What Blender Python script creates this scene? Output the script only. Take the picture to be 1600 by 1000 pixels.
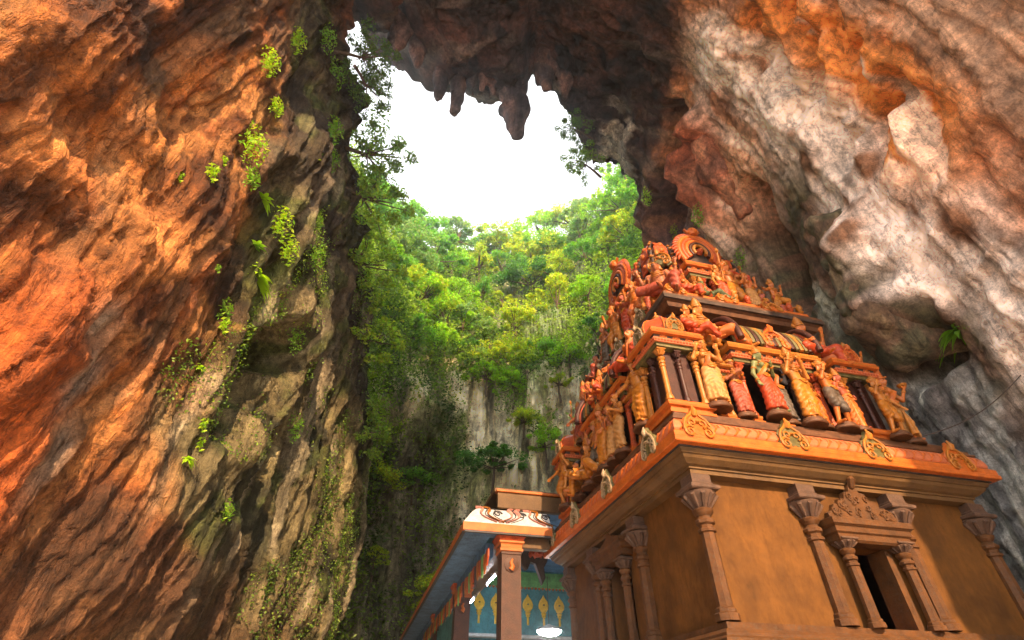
import bpy, bmesh, math, random
import numpy as np
from mathutils import Vector, Matrix
for o in list(bpy.data.objects): bpy.data.objects.remove(o, do_unlink=True)
random.seed(11)
SC = bpy.context.scene
COL = SC.collection
R = math.radians
# ---------------------------------------------------------------- camera
cam = bpy.data.cameras.new('camera'); camera = bpy.data.objects.new('camera', cam); COL.objects.link(camera)
camera.location = (0, 0, 1.6); camera.rotation_euler = (R(90+39.6), 0, 0)
cam.sensor_width = 36; cam.lens = 36*786/1600; cam.clip_start = .05; cam.clip_end = 2000
SC.camera = camera
# ---------------------------------------------------------------- sky, sun, exposure
SUN_EL, SUN_AZ = 27.0, 162.0            # degrees above the horizon; azimuth clockwise from +Y (low, behind the viewer and to the right)
wd = bpy.data.worlds.new('World'); SC.world = wd; wd.use_nodes = True
nt = wd.node_tree; nt.nodes.clear()
sky = nt.nodes.new('ShaderNodeTexSky'); sky.sky_type = 'NISHITA'; sky.sun_disc = False
sky.sun_elevation = R(SUN_EL); sky.sun_rotation = R(SUN_AZ); sky.air_density = 1.0; sky.dust_density = 3.0
cloud = nt.nodes.new('ShaderNodeRGB'); cloud.outputs[0].default_value = (11.0, 11.1, 11.3, 1)   # bright even cloud over the whole dome
mixn = nt.nodes.new('ShaderNodeMixRGB'); mixn.inputs[0].default_value = .85
bg = nt.nodes.new('ShaderNodeBackground'); bg.inputs[1].default_value = .10
wo = nt.nodes.new('ShaderNodeOutputWorld')
nt.links.new(sky.outputs[0], mixn.inputs[1]); nt.links.new(cloud.outputs[0], mixn.inputs[2])
nt.links.new(mixn.outputs[0], bg.inputs[0]); nt.links.new(bg.outputs[0], wo.inputs[0])
sl = bpy.data.lights.new('sun', 'SUN'); sl.energy = 3.9; sl.angle = R(.6); sl.color = (1, .66, .38)
sun = bpy.data.objects.new('sun', sl); COL.objects.link(sun)
_sd = Vector((math.sin(R(SUN_AZ))*math.cos(R(SUN_EL)), math.cos(R(SUN_AZ))*math.cos(R(SUN_EL)), math.sin(R(SUN_EL))))
sun.rotation_euler = _sd.to_track_quat('Z', 'Y').to_euler(); sun.location = _sd*60
vs = SC.view_settings; vs.view_transform = 'Standard'; vs.look = 'None'; vs.exposure = 1.42; vs.gamma = 1; vs.use_curve_mapping = False
SC.render.engine = 'CYCLES'
SC.cycles.max_bounces = 3; SC.cycles.diffuse_bounces = 2; SC.cycles.glossy_bounces = 1; SC.cycles.transmission_bounces = 2; SC.cycles.caustics_reflective = False; SC.cycles.caustics_refractive = False
SC.cycles.use_adaptive_sampling = True; SC.cycles.adaptive_threshold = .03; SC.cycles.adaptive_min_samples = 20; SC.cycles.use_denoising = True
# ---------------------------------------------------------------- numpy tools
_rs = np.random.RandomState(7)
_PERM = _rs.permutation(256)
_PERM = np.concatenate([_PERM, _PERM, _PERM])
_VAL = _rs.rand(256) * 2 - 1
def vnoise(x, y, z):
    """smooth 3-D value noise in -1..1 (arrays)"""
    xi = np.floor(x).astype(np.int64); yi = np.floor(y).astype(np.int64); zi = np.floor(z).astype(np.int64)
    fx = x - xi; fy = y - yi; fz = z - zi
    fx = fx*fx*fx*(fx*(fx*6-15)+10); fy = fy*fy*fy*(fy*(fy*6-15)+10); fz = fz*fz*fz*(fz*(fz*6-15)+10)
    xi &= 255; yi &= 255; zi &= 255
    x1 = (xi+1) & 255; y1 = (yi+1) & 255; z1 = (zi+1) & 255
    def h(a, b, c): return _VAL[_PERM[_PERM[_PERM[a]+b]+c]]
    def mix(a, b, t): return a+(b-a)*t
    c00 = mix(h(xi,yi,zi), h(x1,yi,zi), fx); c10 = mix(h(xi,y1,zi), h(x1,y1,zi), fx)
    c01 = mix(h(xi,yi,z1), h(x1,yi,z1), fx); c11 = mix(h(xi,y1,z1), h(x1,y1,z1), fx)
    return mix(mix(c00, c10, fy), mix(c01, c11, fy), fz)
def fbm(x, y, z, o=4, g=.5):
    s = 0; a = 1; k = 1
    for i in range(o):
        s = s + a*vnoise(x*k+i*17.3, y*k+i*5.1, z*k-i*9.7); a *= g; k *= 2.03
    return s
def ridged(x, y, z, o=4, g=.5):
    s = 0; a = 1; k = 1
    for i in range(o):
        s = s + a*(1-2*np.abs(vnoise(x*k+i*11.3, y*k-i*7.1, z*k+i*3.7))); a *= g; k *= 2.07
    return s
def sstep(a, b, x):
    t = np.clip((x-a)/(b-a), 0, 1); return t*t*(3-2*t)
def catmull(P, n):
    """smooth curve through control points, n samples (uniform parameter)"""
    P = np.asarray(P, float); m = len(P)
    t = np.linspace(0, m-1, n); i = np.clip(np.floor(t).astype(int), 0, m-2); u = (t-i)[:, None]
    g = lambda k: P[np.clip(k, 0, m-1)]
    p0, p1, p2, p3 = g(i-1), g(i), g(i+1), g(i+2)
    return .5*((2*p1)+(-p0+p2)*u+(2*p0-5*p1+4*p2-p3)*u*u+(-p0+3*p1-3*p2+p3)*u**3)
# ---------------------------------------------------------------- the cave as a vault along Y
ARCH = [(-12.2,-2),(-11.0,4),(-10.5,10),(-10.3,17),(-10.1,24),(-8.9,30.5),(-5.3,35.8),(0,38.3),(5,37.6),(9.2,34.4),(11.6,28.5),(12.9,20),(13.4,12),(13.9,5),(15,-2)]
_ac = catmull(ARCH, 1400)
_al = np.concatenate([[0], np.cumsum(np.hypot(*np.diff(_ac, axis=0).T))])   # arc length 0..LEN
LEN = float(_al[-1])
def arch_xz(s):
    return np.interp(s, _al, _ac[:, 0]), np.interp(s, _al, _ac[:, 1])
def vault(s, y):
    """arc length s (0 left foot .. LEN right foot), depth y -> undisplaced point"""
    x, z = arch_xz(s)
    near = 1-sstep(0, 22, y)
    lean = np.clip(z/34, 0, 1)
    x = x*(1-.26*near*lean**1.3)
    z = z*(1-.16*near*sstep(20, 38, z))
    return x, y+0*x, z
# ---------------------------------------------------------------- mesh tools
def tag(o, label=None, cat=None, group=None, kind=None):
    if label: o['label'] = label
    if cat: o['category'] = cat
    if group: o['group'] = group
    if kind: o['kind'] = kind
    return o
def link(o, parent=None):
    COL.objects.link(o)
    if parent is not None: o.parent = parent
    return o
def empty(name, loc=(0,0,0), rz=0, parent=None, scale=1):
    o = bpy.data.objects.new(name, None); o.empty_display_size = .1
    o.location = loc; o.rotation_euler = (0, 0, rz); o.scale = (scale,)*3
    return link(o, parent)
def np_mesh(name, V, Q, mat=None, smooth=True, col=None):
    """V (n,3), Q (m,4) or (m,3) -> mesh"""
    V = np.asarray(V, np.float32); Q = np.asarray(Q, np.int32); k = Q.shape[1]
    me = bpy.data.meshes.new(name)
    me.vertices.add(len(V)); me.vertices.foreach_set('co', V.ravel())
    me.loops.add(Q.size); me.loops.foreach_set('vertex_index', Q.ravel())
    me.polygons.add(len(Q)); me.polygons.foreach_set('loop_start', np.arange(0, Q.size, k, dtype=np.int32))
    try: me.polygons.foreach_set('loop_total', np.full(len(Q), k, np.int32))
    except Exception: pass
    me.polygons.foreach_set('use_smooth', np.full(len(Q), smooth, bool))
    if col is not None:
        c = np.ones((len(V), 4), np.float32); c[:, :3] = col
        at = me.color_attributes.new('Col', 'FLOAT_COLOR', 'POINT'); at.data.foreach_set('color', c.ravel())
    me.update(calc_edges=True); me.validate()
    if mat: me.materials.append(mat)
    return me
def grid_quads(n, m, off=0):
    i = np.arange(n-1)[:, None]*m+np.arange(m-1)[None, :]
    return np.stack([i, i+1, i+m+1, i+m], -1).reshape(-1, 4)+off
class MB:
    """collects shapes, builds one mesh object"""
    def __init__(s): s.v = []; s.f = []; s.n = 0
    def add(s, V, F):
        V = [tuple(map(float, p)) for p in V]
        s.v += V; s.f += [tuple(int(i)+s.n for i in f) for f in F]; s.n += len(V); return s
    def box(s, c, d, rz=0, bev=0):
        x, y, z = d[0]/2, d[1]/2, d[2]/2
        if bev > 0:
            b = min(bev, x*.9, y*.9, z*.9)
            P = []
            for zz, ins in ((-z, b), (-z+b, 0), (z-b, 0), (z, b)):
                X, Y = x-ins, y-ins
                P += [(-X, -Y, zz), (X, -Y, zz), (X, Y, zz), (-X, Y, zz)]
            F = [(3, 2, 1, 0), (12, 13, 14, 15)]
            for k in range(3):
                for i in range(4): F.append((k*4+i, k*4+(i+1) % 4, k*4+4+(i+1) % 4, k*4+4+i))
        else:
            P = [(-x,-y,-z),(x,-y,-z),(x,y,-z),(-x,y,-z),(-x,-y,z),(x,-y,z),(x,y,z),(-x,y,z)]
            F = [(3,2,1,0),(4,5,6,7),(0,1,5,4),(1,2,6,5),(2,3,7,6),(3,0,4,7)]
        ca, sa = math.cos(rz), math.sin(rz)
        return s.add([(c[0]+p[0]*ca-p[1]*sa, c[1]+p[0]*sa+p[1]*ca, c[2]+p[2]) for p in P], F)
    def lathe(s, prof, c=(0,0,0), n=16, sx=1, sy=1, rot=0, caps=True):
        P = []; F = []
        for r, z in prof:
            for i in range(n):
                a = rot+2*math.pi*i/n; P.append((c[0]+r*sx*math.cos(a), c[1]+r*sy*math.sin(a), c[2]+z))
        for k in range(len(prof)-1):
            for i in range(n): F.append((k*n+i, k*n+(i+1) % n, (k+1)*n+(i+1) % n, (k+1)*n+i))
        if caps: F.append(tuple(range(n))[::-1]); F.append(tuple((len(prof)-1)*n+i for i in range(n)))
        return s.add(P, F)
    def tube(s, pts, rad, n=8, cap=True, flat=1.0):
        pts = [Vector(p) for p in pts]; m = len(pts)
        if not hasattr(rad, '__len__'): rad = [rad]*m
        up = Vector((0, 0, 1)); P = []; F = []
        prev = None
        for k in range(m):
            t = (pts[min(k+1, m-1)]-pts[max(k-1, 0)])
            if t.length < 1e-9: t = Vector((0, 0, 1))
            t.normalize()
            if prev is None:
                a = up if abs(t.z) < .9 else Vector((1, 0, 0))
                u = t.cross(a).normalized()
            else:
                u = prev-t*prev.dot(t); u.normalize()
            prev = u; w = t.cross(u)
            for i in range(n):
                an = 2*math.pi*i/n
                P.append(pts[k]+u*(rad[k]*math.cos(an))+w*(rad[k]*flat*math.sin(an)))
        for k in range(m-1):
            for i in range(n): F.append((k*n+i, k*n+(i+1) % n, (k+1)*n+(i+1) % n, (k+1)*n+i))
        if cap: F.append(tuple(range(n))[::-1]); F.append(tuple((m-1)*n+i for i in range(n)))
        return s.add(P, F)
    def prism(s, poly, o, ux, uy, depth, bev=0):
        """outline poly (2-D) in the plane o+x*ux+y*uy, extruded along ux x uy by depth; optional front chamfer"""
        o, ux, uy = Vector(o), Vector(ux), Vector(uy); nn = ux.cross(uy).normalized(); m = len(poly)
        cx = sum(p[0] for p in poly)/m; cy = sum(p[1] for p in poly)/m
        rows = [(0, 1.0), (depth-bev, 1.0)]+([(depth, 1-bev*1.2/max(.05, max(abs(p[0]-cx) for p in poly)))] if bev else [])
        if not bev: rows = [(0, 1.0), (depth, 1.0)]
        P = []
        for h, k in rows: P += [o+ux*(cx+(p[0]-cx)*k)+uy*(cy+(p[1]-cy)*k)+nn*h for p in poly]
        F = [tuple(range(m))[::-1], tuple((len(rows)-1)*m+i for i in range(m))]
        for r in range(len(rows)-1):
            for i in range(m): F.append((r*m+i, r*m+(i+1) % m, (r+1)*m+(i+1) % m, (r+1)*m+i))
        return s.add(P, F)
    def ring(s, prof, x0, x1, y0, y1, cap=True):
        """profile [(out, z)] swept round the rectangle x0..x1, y0..y1 with mitred corners"""
        P = []; F = []; m = len(prof)
        for o, z in prof: P += [(x0-o, y0-o, z), (x1+o, y0-o, z), (x1+o, y1+o, z), (x0-o, y1+o, z)]
        for k in range(m-1):
            for i in range(4): F.append((k*4+i, k*4+(i+1) % 4, k*4+4+(i+1) % 4, k*4+4+i))
        if cap: F.append((3, 2, 1, 0)); F.append(tuple((m-1)*4+i for i in range(4)))
        return s.add(P, F)
    def mesh(s, name, mat=None, smooth=None):
        me = bpy.data.meshes.new(name); me.from_pydata(s.v, [], s.f); me.validate()
        if mat: me.materials.append(mat)
        if smooth:
            me.polygons.foreach_set('use_smooth', np.ones(len(me.polygons), bool))
            try: me.set_sharp_from_angle(angle=R(smooth))
            except Exception: pass
        me.update(); return me
    def build(s, name, mat=None, parent=None, smooth=None):
        return link(bpy.data.objects.new(name, s.mesh(name, mat, smooth)), parent)
def inst(name, me, parent=None, loc=(0,0,0), rot=(0,0,0), scale=(1,1,1)):
    o = bpy.data.objects.new(name, me); o.location = loc; o.rotation_euler = rot
    o.scale = scale if hasattr(scale, '__len__') else (scale,)*3
    return link(o, parent)
def surface_nets(F, org, h):
    """field F[nx,ny,nz] (negative inside) -> verts, quads"""
    nx, ny, nz = F.shape; ins = F < 0
    cnt = np.zeros((nx-1, ny-1, nz-1), np.float32); acc = np.zeros((nx-1, ny-1, nz-1, 3), np.float32)
    cr = [(a, b, c) for a in (0, 1) for b in (0, 1) for c in (0, 1)]
    def sub(A, c): return A[c[0]:c[0]+nx-1, c[1]:c[1]+ny-1, c[2]:c[2]+nz-1]
    for c in cr:
        for ax in range(3):
            if c[ax]: continue
            d = list(c); d[ax] = 1
            f0 = sub(F, c); f1 = sub(F, d); m = (f0 < 0) != (f1 < 0)
            t = np.where(m, f0/np.where(m, f0-f1, 1), 0)
            cnt += m
            for k in range(3): acc[..., k] += m*(c[k]+(t if k == ax else 0))
    act = cnt > 0; idx = -np.ones(act.shape, np.int64); idx[act] = np.arange(act.sum())
    ijk = np.argwhere(act); V = (ijk+acc[act]/cnt[act][:, None])*h+np.asarray(org)
    Q = []
    for ax in range(3):
        lo = [slice(1, -1)]*3; lo[ax] = slice(0, -1); hi = [slice(1, -1)]*3; hi[ax] = slice(1, None)
        a = ins[tuple(lo)]; b = ins[tuple(hi)]; m = a != b
        e = np.argwhere(m); flip = a[m]
        e = e+1; e[:, ax] -= 1
        o1, o2 = [k for k in range(3) if k != ax]
        def g(d1, d2):
            q = e.copy(); q[:, o1] -= d1; q[:, o2] -= d2; return idx[q[:, 0], q[:, 1], q[:, 2]]
        q = np.stack([g(1, 1), g(0, 1), g(0, 0), g(1, 0)], -1)
        if ax == 1: flip = ~flip
        q[~flip] = q[~flip][:, ::-1]
        Q.append(q)
    Q = np.concatenate(Q); return V, Q[(Q >= 0).all(1)]
# ---------------------------------------------------------------- materials
MATS = {}
def node_mat(name):
    m = bpy.data.materials.new(name); m.use_nodes = True; t = m.node_tree
    return m, t, t.nodes['Principled BSDF']
def N(t, kind, **kw):
    n = t.nodes.new(kind)
    for k, v in kw.items():
        if k.startswith('i_'): n.inputs[k[2:].replace('_', ' ')].default_value = v
        else: setattr(n, k, v)
    return n
def painted(name, rgb, rough=.5, var=.35, scale=6, bump=.25, dirt=(.09,.055,.03), dirt_amt=.45, coat=0, streak=0):
    """old painted plaster: the paint colour varies, is worn to a dirty brown in patches, fine relief"""
    if name in MATS: return MATS[name]
    m, t, b = node_mat(name); L = t.links.new
    tc = N(t, 'ShaderNodeTexCoord')
    n1 = N(t, 'ShaderNodeTexNoise', i_Scale=scale, i_Detail=4.0, i_Roughness=.65); L(tc.outputs['Object'], n1.inputs['Vector'])
    n2 = N(t, 'ShaderNodeTexNoise', i_Scale=scale*5.5, i_Detail=3.0, i_Roughness=.7); L(tc.outputs['Object'], n2.inputs['Vector'])
    if streak:
        mp = N(t, 'ShaderNodeMapping'); mp.inputs['Scale'].default_value = (1, 1, streak); L(tc.outputs['Object'], mp.inputs['Vector']); L(mp.outputs[0], n2.inputs['Vector'])
    r1 = N(t, 'ShaderNodeValToRGB'); e = r1.color_ramp.elements
    e[0].position = .3; e[1].position = .7
    e[0].color = tuple(c*(1-var) for c in rgb)+(1,); e[1].color = tuple(min(1, c*(1+var)) for c in rgb)+(1,)
    L(n1.outputs['Fac'], r1.inputs['Fac'])
    r2 = N(t, 'ShaderNodeValToRGB'); e = r2.color_ramp.elements
    e[0].position = .48; e[1].position = .72; e[0].color = (0, 0, 0, 1); e[1].color = (dirt_amt,)*3+(1,)
    L(n2.outputs['Fac'], r2.inputs['Fac'])
    mx = N(t, 'ShaderNodeMixRGB'); mx.inputs[2].default_value = dirt+(1,)
    L(r2.outputs[0], mx.inputs[0]); L(r1.outputs[0], mx.inputs[1]); L(mx.outputs[0], b.inputs['Base Color'])
    bp = N(t, 'ShaderNodeBump', i_Strength=bump, i_Distance=.02); L(n2.outputs['Fac'], bp.inputs['Height']); L(bp.outputs[0], b.inputs['Normal'])
    rr = N(t, 'ShaderNodeMapRange', i_To_Min=rough-.12, i_To_Max=rough+.25); L(n2.outputs['Fac'], rr.inputs['Value']); L(rr.outputs[0], b.inputs['Roughness'])
    b.inputs['Specular IOR Level'].default_value = .28
    if coat: b.inputs['Coat Weight'].default_value = coat
    MATS[name] = m; return m
def rock_mat(name, s_big=.45, s_fine=5, bump=.9, dist=.12, var=.55, streak=True, rough=.85):
    """limestone: colour of the vertex zone (mineral staining, plus painted shade in deep recesses) broken up by noise, streaks and pits"""
    m, t, b = node_mat(name); L = t.links.new
    tc = N(t, 'ShaderNodeTexCoord'); at = N(t, 'ShaderNodeAttribute', attribute_name='Col')
    def noise(sc, det, rgh, vec=None, dst=0):
        n = N(t, 'ShaderNodeTexNoise', i_Scale=sc, i_Detail=det, i_Roughness=rgh, i_Distortion=dst)
        L(vec or tc.outputs['Object'], n.inputs['Vector']); return n
    mp = N(t, 'ShaderNodeMapping'); mp.inputs['Scale'].default_value = (1.0, 1.0, .13); mp.inputs['Rotation'].default_value = (.12, -.1, 0)
    L(tc.outputs['Object'], mp.inputs['Vector'])
    nb = noise(s_big, 4, .62, dst=.6); nf = noise(s_fine, 5, .7); ns = noise(2.2, 5, .65, mp.outputs[0], .8); nff = noise(s_fine*6, 3, .7)
    def ramp(fac, p0, p1, c0, c1):
        r = N(t, 'ShaderNodeValToRGB'); e = r.color_ramp.elements; e[0].position = p0; e[1].position = p1
        e[0].color = (c0,)*3+(1,); e[1].color = (c1,)*3+(1,); L(fac, r.inputs['Fac']); return r
    def mul(a, c, f=1.0):
        x = N(t, 'ShaderNodeMixRGB', blend_type='MULTIPLY'); x.inputs[0].default_value = f; L(a, x.inputs[1]); L(c, x.inputs[2]); return x.outputs[0]
    c = mul(at.outputs['Color'], ramp(nb.outputs['Fac'], .32, .68, 1-var, 1+var).outputs[0])
    if streak: c = mul(c, ramp(ns.outputs['Fac'], .35, .66, .55, 1.7).outputs[0], .8)
    c = mul(c, ramp(nf.outputs['Fac'], .33, .64, .5, 1.65).outputs[0], .75)
    c = mul(c, ramp(nff.outputs['Fac'], .3, .6, .55, 1.5).outputs[0], .6)
    nc = noise(1.3, 5, .6, mp.outputs[0], 1.0)                                 # fractures: thin dark joints where the noise crosses its mean
    cm = N(t, 'ShaderNodeMath', operation='SUBTRACT'); L(nc.outputs['Fac'], cm.inputs[0]); cm.inputs[1].default_value = .5
    ca = N(t, 'ShaderNodeMath', operation='ABSOLUTE'); L(cm.outputs[0], ca.inputs[0])
    cr = ramp(ca.outputs[0], .0, .016, .25, 1.0); c = mul(c, cr.outputs[0], .55)
    L(c, b.inputs['Base Color'])
    ad = N(t, 'ShaderNodeMath', operation='MULTIPLY_ADD'); L(nf.outputs['Fac'], ad.inputs[0]); ad.inputs[1].default_value = .55; L(ns.outputs['Fac'], ad.inputs[2])
    ad2 = N(t, 'ShaderNodeMath', operation='MULTIPLY_ADD'); L(nff.outputs['Fac'], ad2.inputs[0]); ad2.inputs[1].default_value = .16; L(ad.outputs[0], ad2.inputs[2])
    ad3 = N(t, 'ShaderNodeMath', operation='MULTIPLY_ADD'); L(cr.outputs[0], ad3.inputs[0]); ad3.inputs[1].default_value = .12; L(ad2.outputs[0], ad3.inputs[2])
    bp = N(t, 'ShaderNodeBump', i_Strength=bump, i_Distance=dist*2.2); L(ad3.outputs[0], bp.inputs['Height']); L(bp.outputs[0], b.inputs['Normal'])
    rr = N(t, 'ShaderNodeMapRange', i_To_Min=rough-.3, i_To_Max=rough+.15); L(nf.outputs['Fac'], rr.inputs['Value']); L(rr.outputs[0], b.inputs['Roughness'])
    b.inputs['Specular IOR Level'].default_value = .35
    MATS[name] = m; return m
def leaf_mat(name, trans=.45):
    """leaves: own colour per leaf (vertex attribute), some light passes through"""
    m, t, b = node_mat(name); L = t.links.new
    at = N(t, 'ShaderNodeAttribute', attribute_name='Col'); oi = N(t, 'ShaderNodeObjectInfo')
    hs = N(t, 'ShaderNodeHueSaturation'); L(oi.outputs['Color'], hs.inputs['Color'])
    mu = N(t, 'ShaderNodeMixRGB', blend_type='MULTIPLY'); mu.inputs[0].default_value = 1; L(at.outputs['Color'], mu.inputs[1]); L(oi.outputs['Color'], mu.inputs[2])
    L(mu.outputs[0], b.inputs['Base Color']); b.inputs['Roughness'].default_value = .5
    tr = N(t, 'ShaderNodeBsdfTranslucent'); mu2 = N(t, 'ShaderNodeMixRGB', blend_type='MULTIPLY'); mu2.inputs[0].default_value = 1
    L(mu.outputs[0], mu2.inputs[1]); mu2.inputs[2].default_value = (1.5, 1.5, .55, 1); L(mu2.outputs[0], tr.inputs['Color'])
    ms = N(t, 'ShaderNodeMixShader'); ms.inputs[0].default_value = trans; out = t.nodes['Material Output']
    L(b.outputs[0], ms.inputs[1]); L(tr.outputs[0], ms.inputs[2]); L(ms.outputs[0], out.inputs['Surface'])
    MATS[name] = m; return m
# ---------------------------------------------------------------- cave
MOUTH = [(0,34.5),(4.5,34.2),(9.6,33.9),(13.4,34.3),(17.3,33.2),(22.1,30.0),(25.8,26.0),(27.5,21.5),(28.3,17.44),(28.9,14.02),(30.9,11.62),(32.2,9.44),(33.8,7.8),(34.8,7.4),(35.3,8.9),(37.3,8.5),(38.4,8.6),(39.1,11.16),(39.4,14.09),(41.9,15.45),(44.3,16.29),(45.9,16.0),(46.7,14.26),(48.4,15.6),(49.2,16.8),(49.7,18.6),(50.7,21.0),(51.8,21.8),(53.2,22.0),(55.3,22.2),(57,24.0),(58.2,24.9),(60,27.5),(62.5,30.7),(66,35.2),(70,39.7),(78,42.7),(93,43.7)]
def mouth(s): return np.interp(s, [m[0] for m in MOUTH], [m[1] for m in MOUTH])
# relief features: arc position, depth, radius along arc, radius along depth, tilt, amount (+ bulges into the cave)
BUMPS = [
 (11.2,8.6,2.6,1.0,.35,.75),(9.2,9.4,1.8,.9,.5,.55),(7.4,10.2,1.6,.8,.5,.35),          # buttress at the far left
 (14.7,16.0,1.7,1.2,.3,-4.2),(13.0,15.3,1.5,.95,.2,-3.8),(16.2,16.9,.8,1.3,0,-3.2),(18.0,17.2,.7,1.8,.0,.7),(12.2,17.2,1.3,.9,0,.6),
 (17.2,7.0,1.3,1.6,.6,-.5),(14.4,6.1,.8,1.2,.5,-.45),(13.3,8.6,1.0,.8,.5,.35),(19.5,10.3,2.4,.6,.2,.45),(23.3,11.8,2.6,1.3,.2,.8),(25.5,10.2,2,1.0,.2,-.7),(21,14,2.5,1.2,0,.6),
 (59.0,16.0,1.3,1.0,0,-3.2),(59.6,18.2,1.3,1.3,0,-4.6),(60.2,20.4,1.4,1.4,0,-4.8),(60.9,22.8,1.6,1.6,0,-4.2),                                    # dark groove
 (61.9,15.0,1.1,1.0,0,1.5),(62.2,16.9,1.3,1.0,0,1.9),(63.8,17.6,1.5,1.0,0,1.7),(65.6,18.2,1.6,.9,0,1.3),(67.7,18.8,1.5,.8,0,1.0),                        # red mass
 (68.4,15.7,1.3,.9,.2,-3.6),(70.0,16.3,1.5,1.0,.2,-4.2),(72.2,16.6,1.6,1.0,.2,-3.8),
 (75.0,12.4,1.0,1.0,.2,1.0),(76.2,12.3,1.1,1.1,.2,1.3),(78.1,13.0,1.1,1.3,.3,1.5),(79.8,13.2,.8,1.2,.3,-1.4),(77.1,14.6,1.2,.8,.2,-.9),
 (55.7,19.6,2.0,1.5,0,.9),(53.2,17.2,1.2,1.5,0,-.7),(58.0,21.8,1.1,2.6,.3,.8),(51.0,14.6,2.5,1.6,0,-.6),
 (40.2,14.0,1.4,2.6,0,.8),(44.6,15.2,1.6,3.0,0,.9),(47.4,12.6,1.4,3,0,-1.2),(36.0,10.0,1.2,1.8,0,.5)]
for k,(bs,by) in enumerate([(64.3,8.7),(66.0,9.4),(67.9,8.2),(69.3,9.2),(70.8,7.9),(71.6,8.9),(72.9,7.8),(73.3,9.0),(74.5,7.8),(67.2,9.9),(66.2,7.6),(69.4,7.4),(65,10.4),(68.6,10.4),(70.6,10.1),(72.2,10.2)]):
    BUMPS.append((bs,by,.75+.2*(k%3),.62+.14*(k%2),.3,-.8 if k%3 else -1.0))      # scallops in the orange overhang
def relief(s, y, x, z):
    left = 1-sstep(26, 34, s); right = sstep(54, 60, s); top = 1-left-right
    d = (.8-.25*right)*fbm(x/7.5, y/7.5, z/7.5, 3)
    yw = y+.9*fbm(s/6, y/7, 3.1+0*s, 3)+.10*s*left-.04*s*right
    # water-worn flutes that run down the walls
    gz = sstep(16.4, 20, y+.4*s)
    d += ((.16+.2*gz)*left+.13*right+.42*top)*ridged(yw/1.9, s/15, .2+0*s, 3)
    d += ((.07+.13*gz)*left+.06*right+.2*top)*ridged(yw/.62, s/6.5, 7.7+0*s, 3)
    # broken beds: smooth saw teeth over tilted layers
    q = (.55*s+1.05*y*np.where(s < 45, 1, -1))/1.75+.9*fbm(x/3.2, y/3.2, z/3.2, 3)
    saw = (q-np.floor(q)); saw = np.minimum(saw/.8, (1-saw)/.2)
    amp = sstep(-.25, .4, vnoise(x/5+3, y/5, z/5))
    d += (.12*left+.04*right+.2*top)*(saw-.5)*amp
    # rounded lumps with sharp creases
    d += (.06*left+.12*right+.45*top)*(np.abs(fbm(x/2.1+9, y/2.1, z/2.3, 3))*1.6-.6)
    d += (.12-.06*left-.02*right)*ridged(x/.85, y/.85, z/1.1, 3)+.05*fbm(x/.27, y/.27, z/.33, 3)+(.05+.05*left)*ridged(yw/.27, s/2.6, 5+0*s, 3)
    for bs, by, rs, ry, tl, a in BUMPS:
        u = (s-bs); v = (y-by)-tl*u*.5
        m = (np.abs(u) < 3*rs) & (np.abs(y-by) < 3*(ry+abs(tl)*rs))
        if not m.any(): continue
        e = (u[m]/rs)**2+(v[m]/ry)**2
        e = e*(1+.5*vnoise(x[m]/.9, y[m]/.9, z[m]/.9))
        d[m] += a*np.exp(-np.abs(e)**(1.35 if a > -.75 else 2.2))
    return d
def blob(C, w, col):
    return C+(np.asarray(col)-C)*np.clip(w, 0, 1)[:, None]
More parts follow.
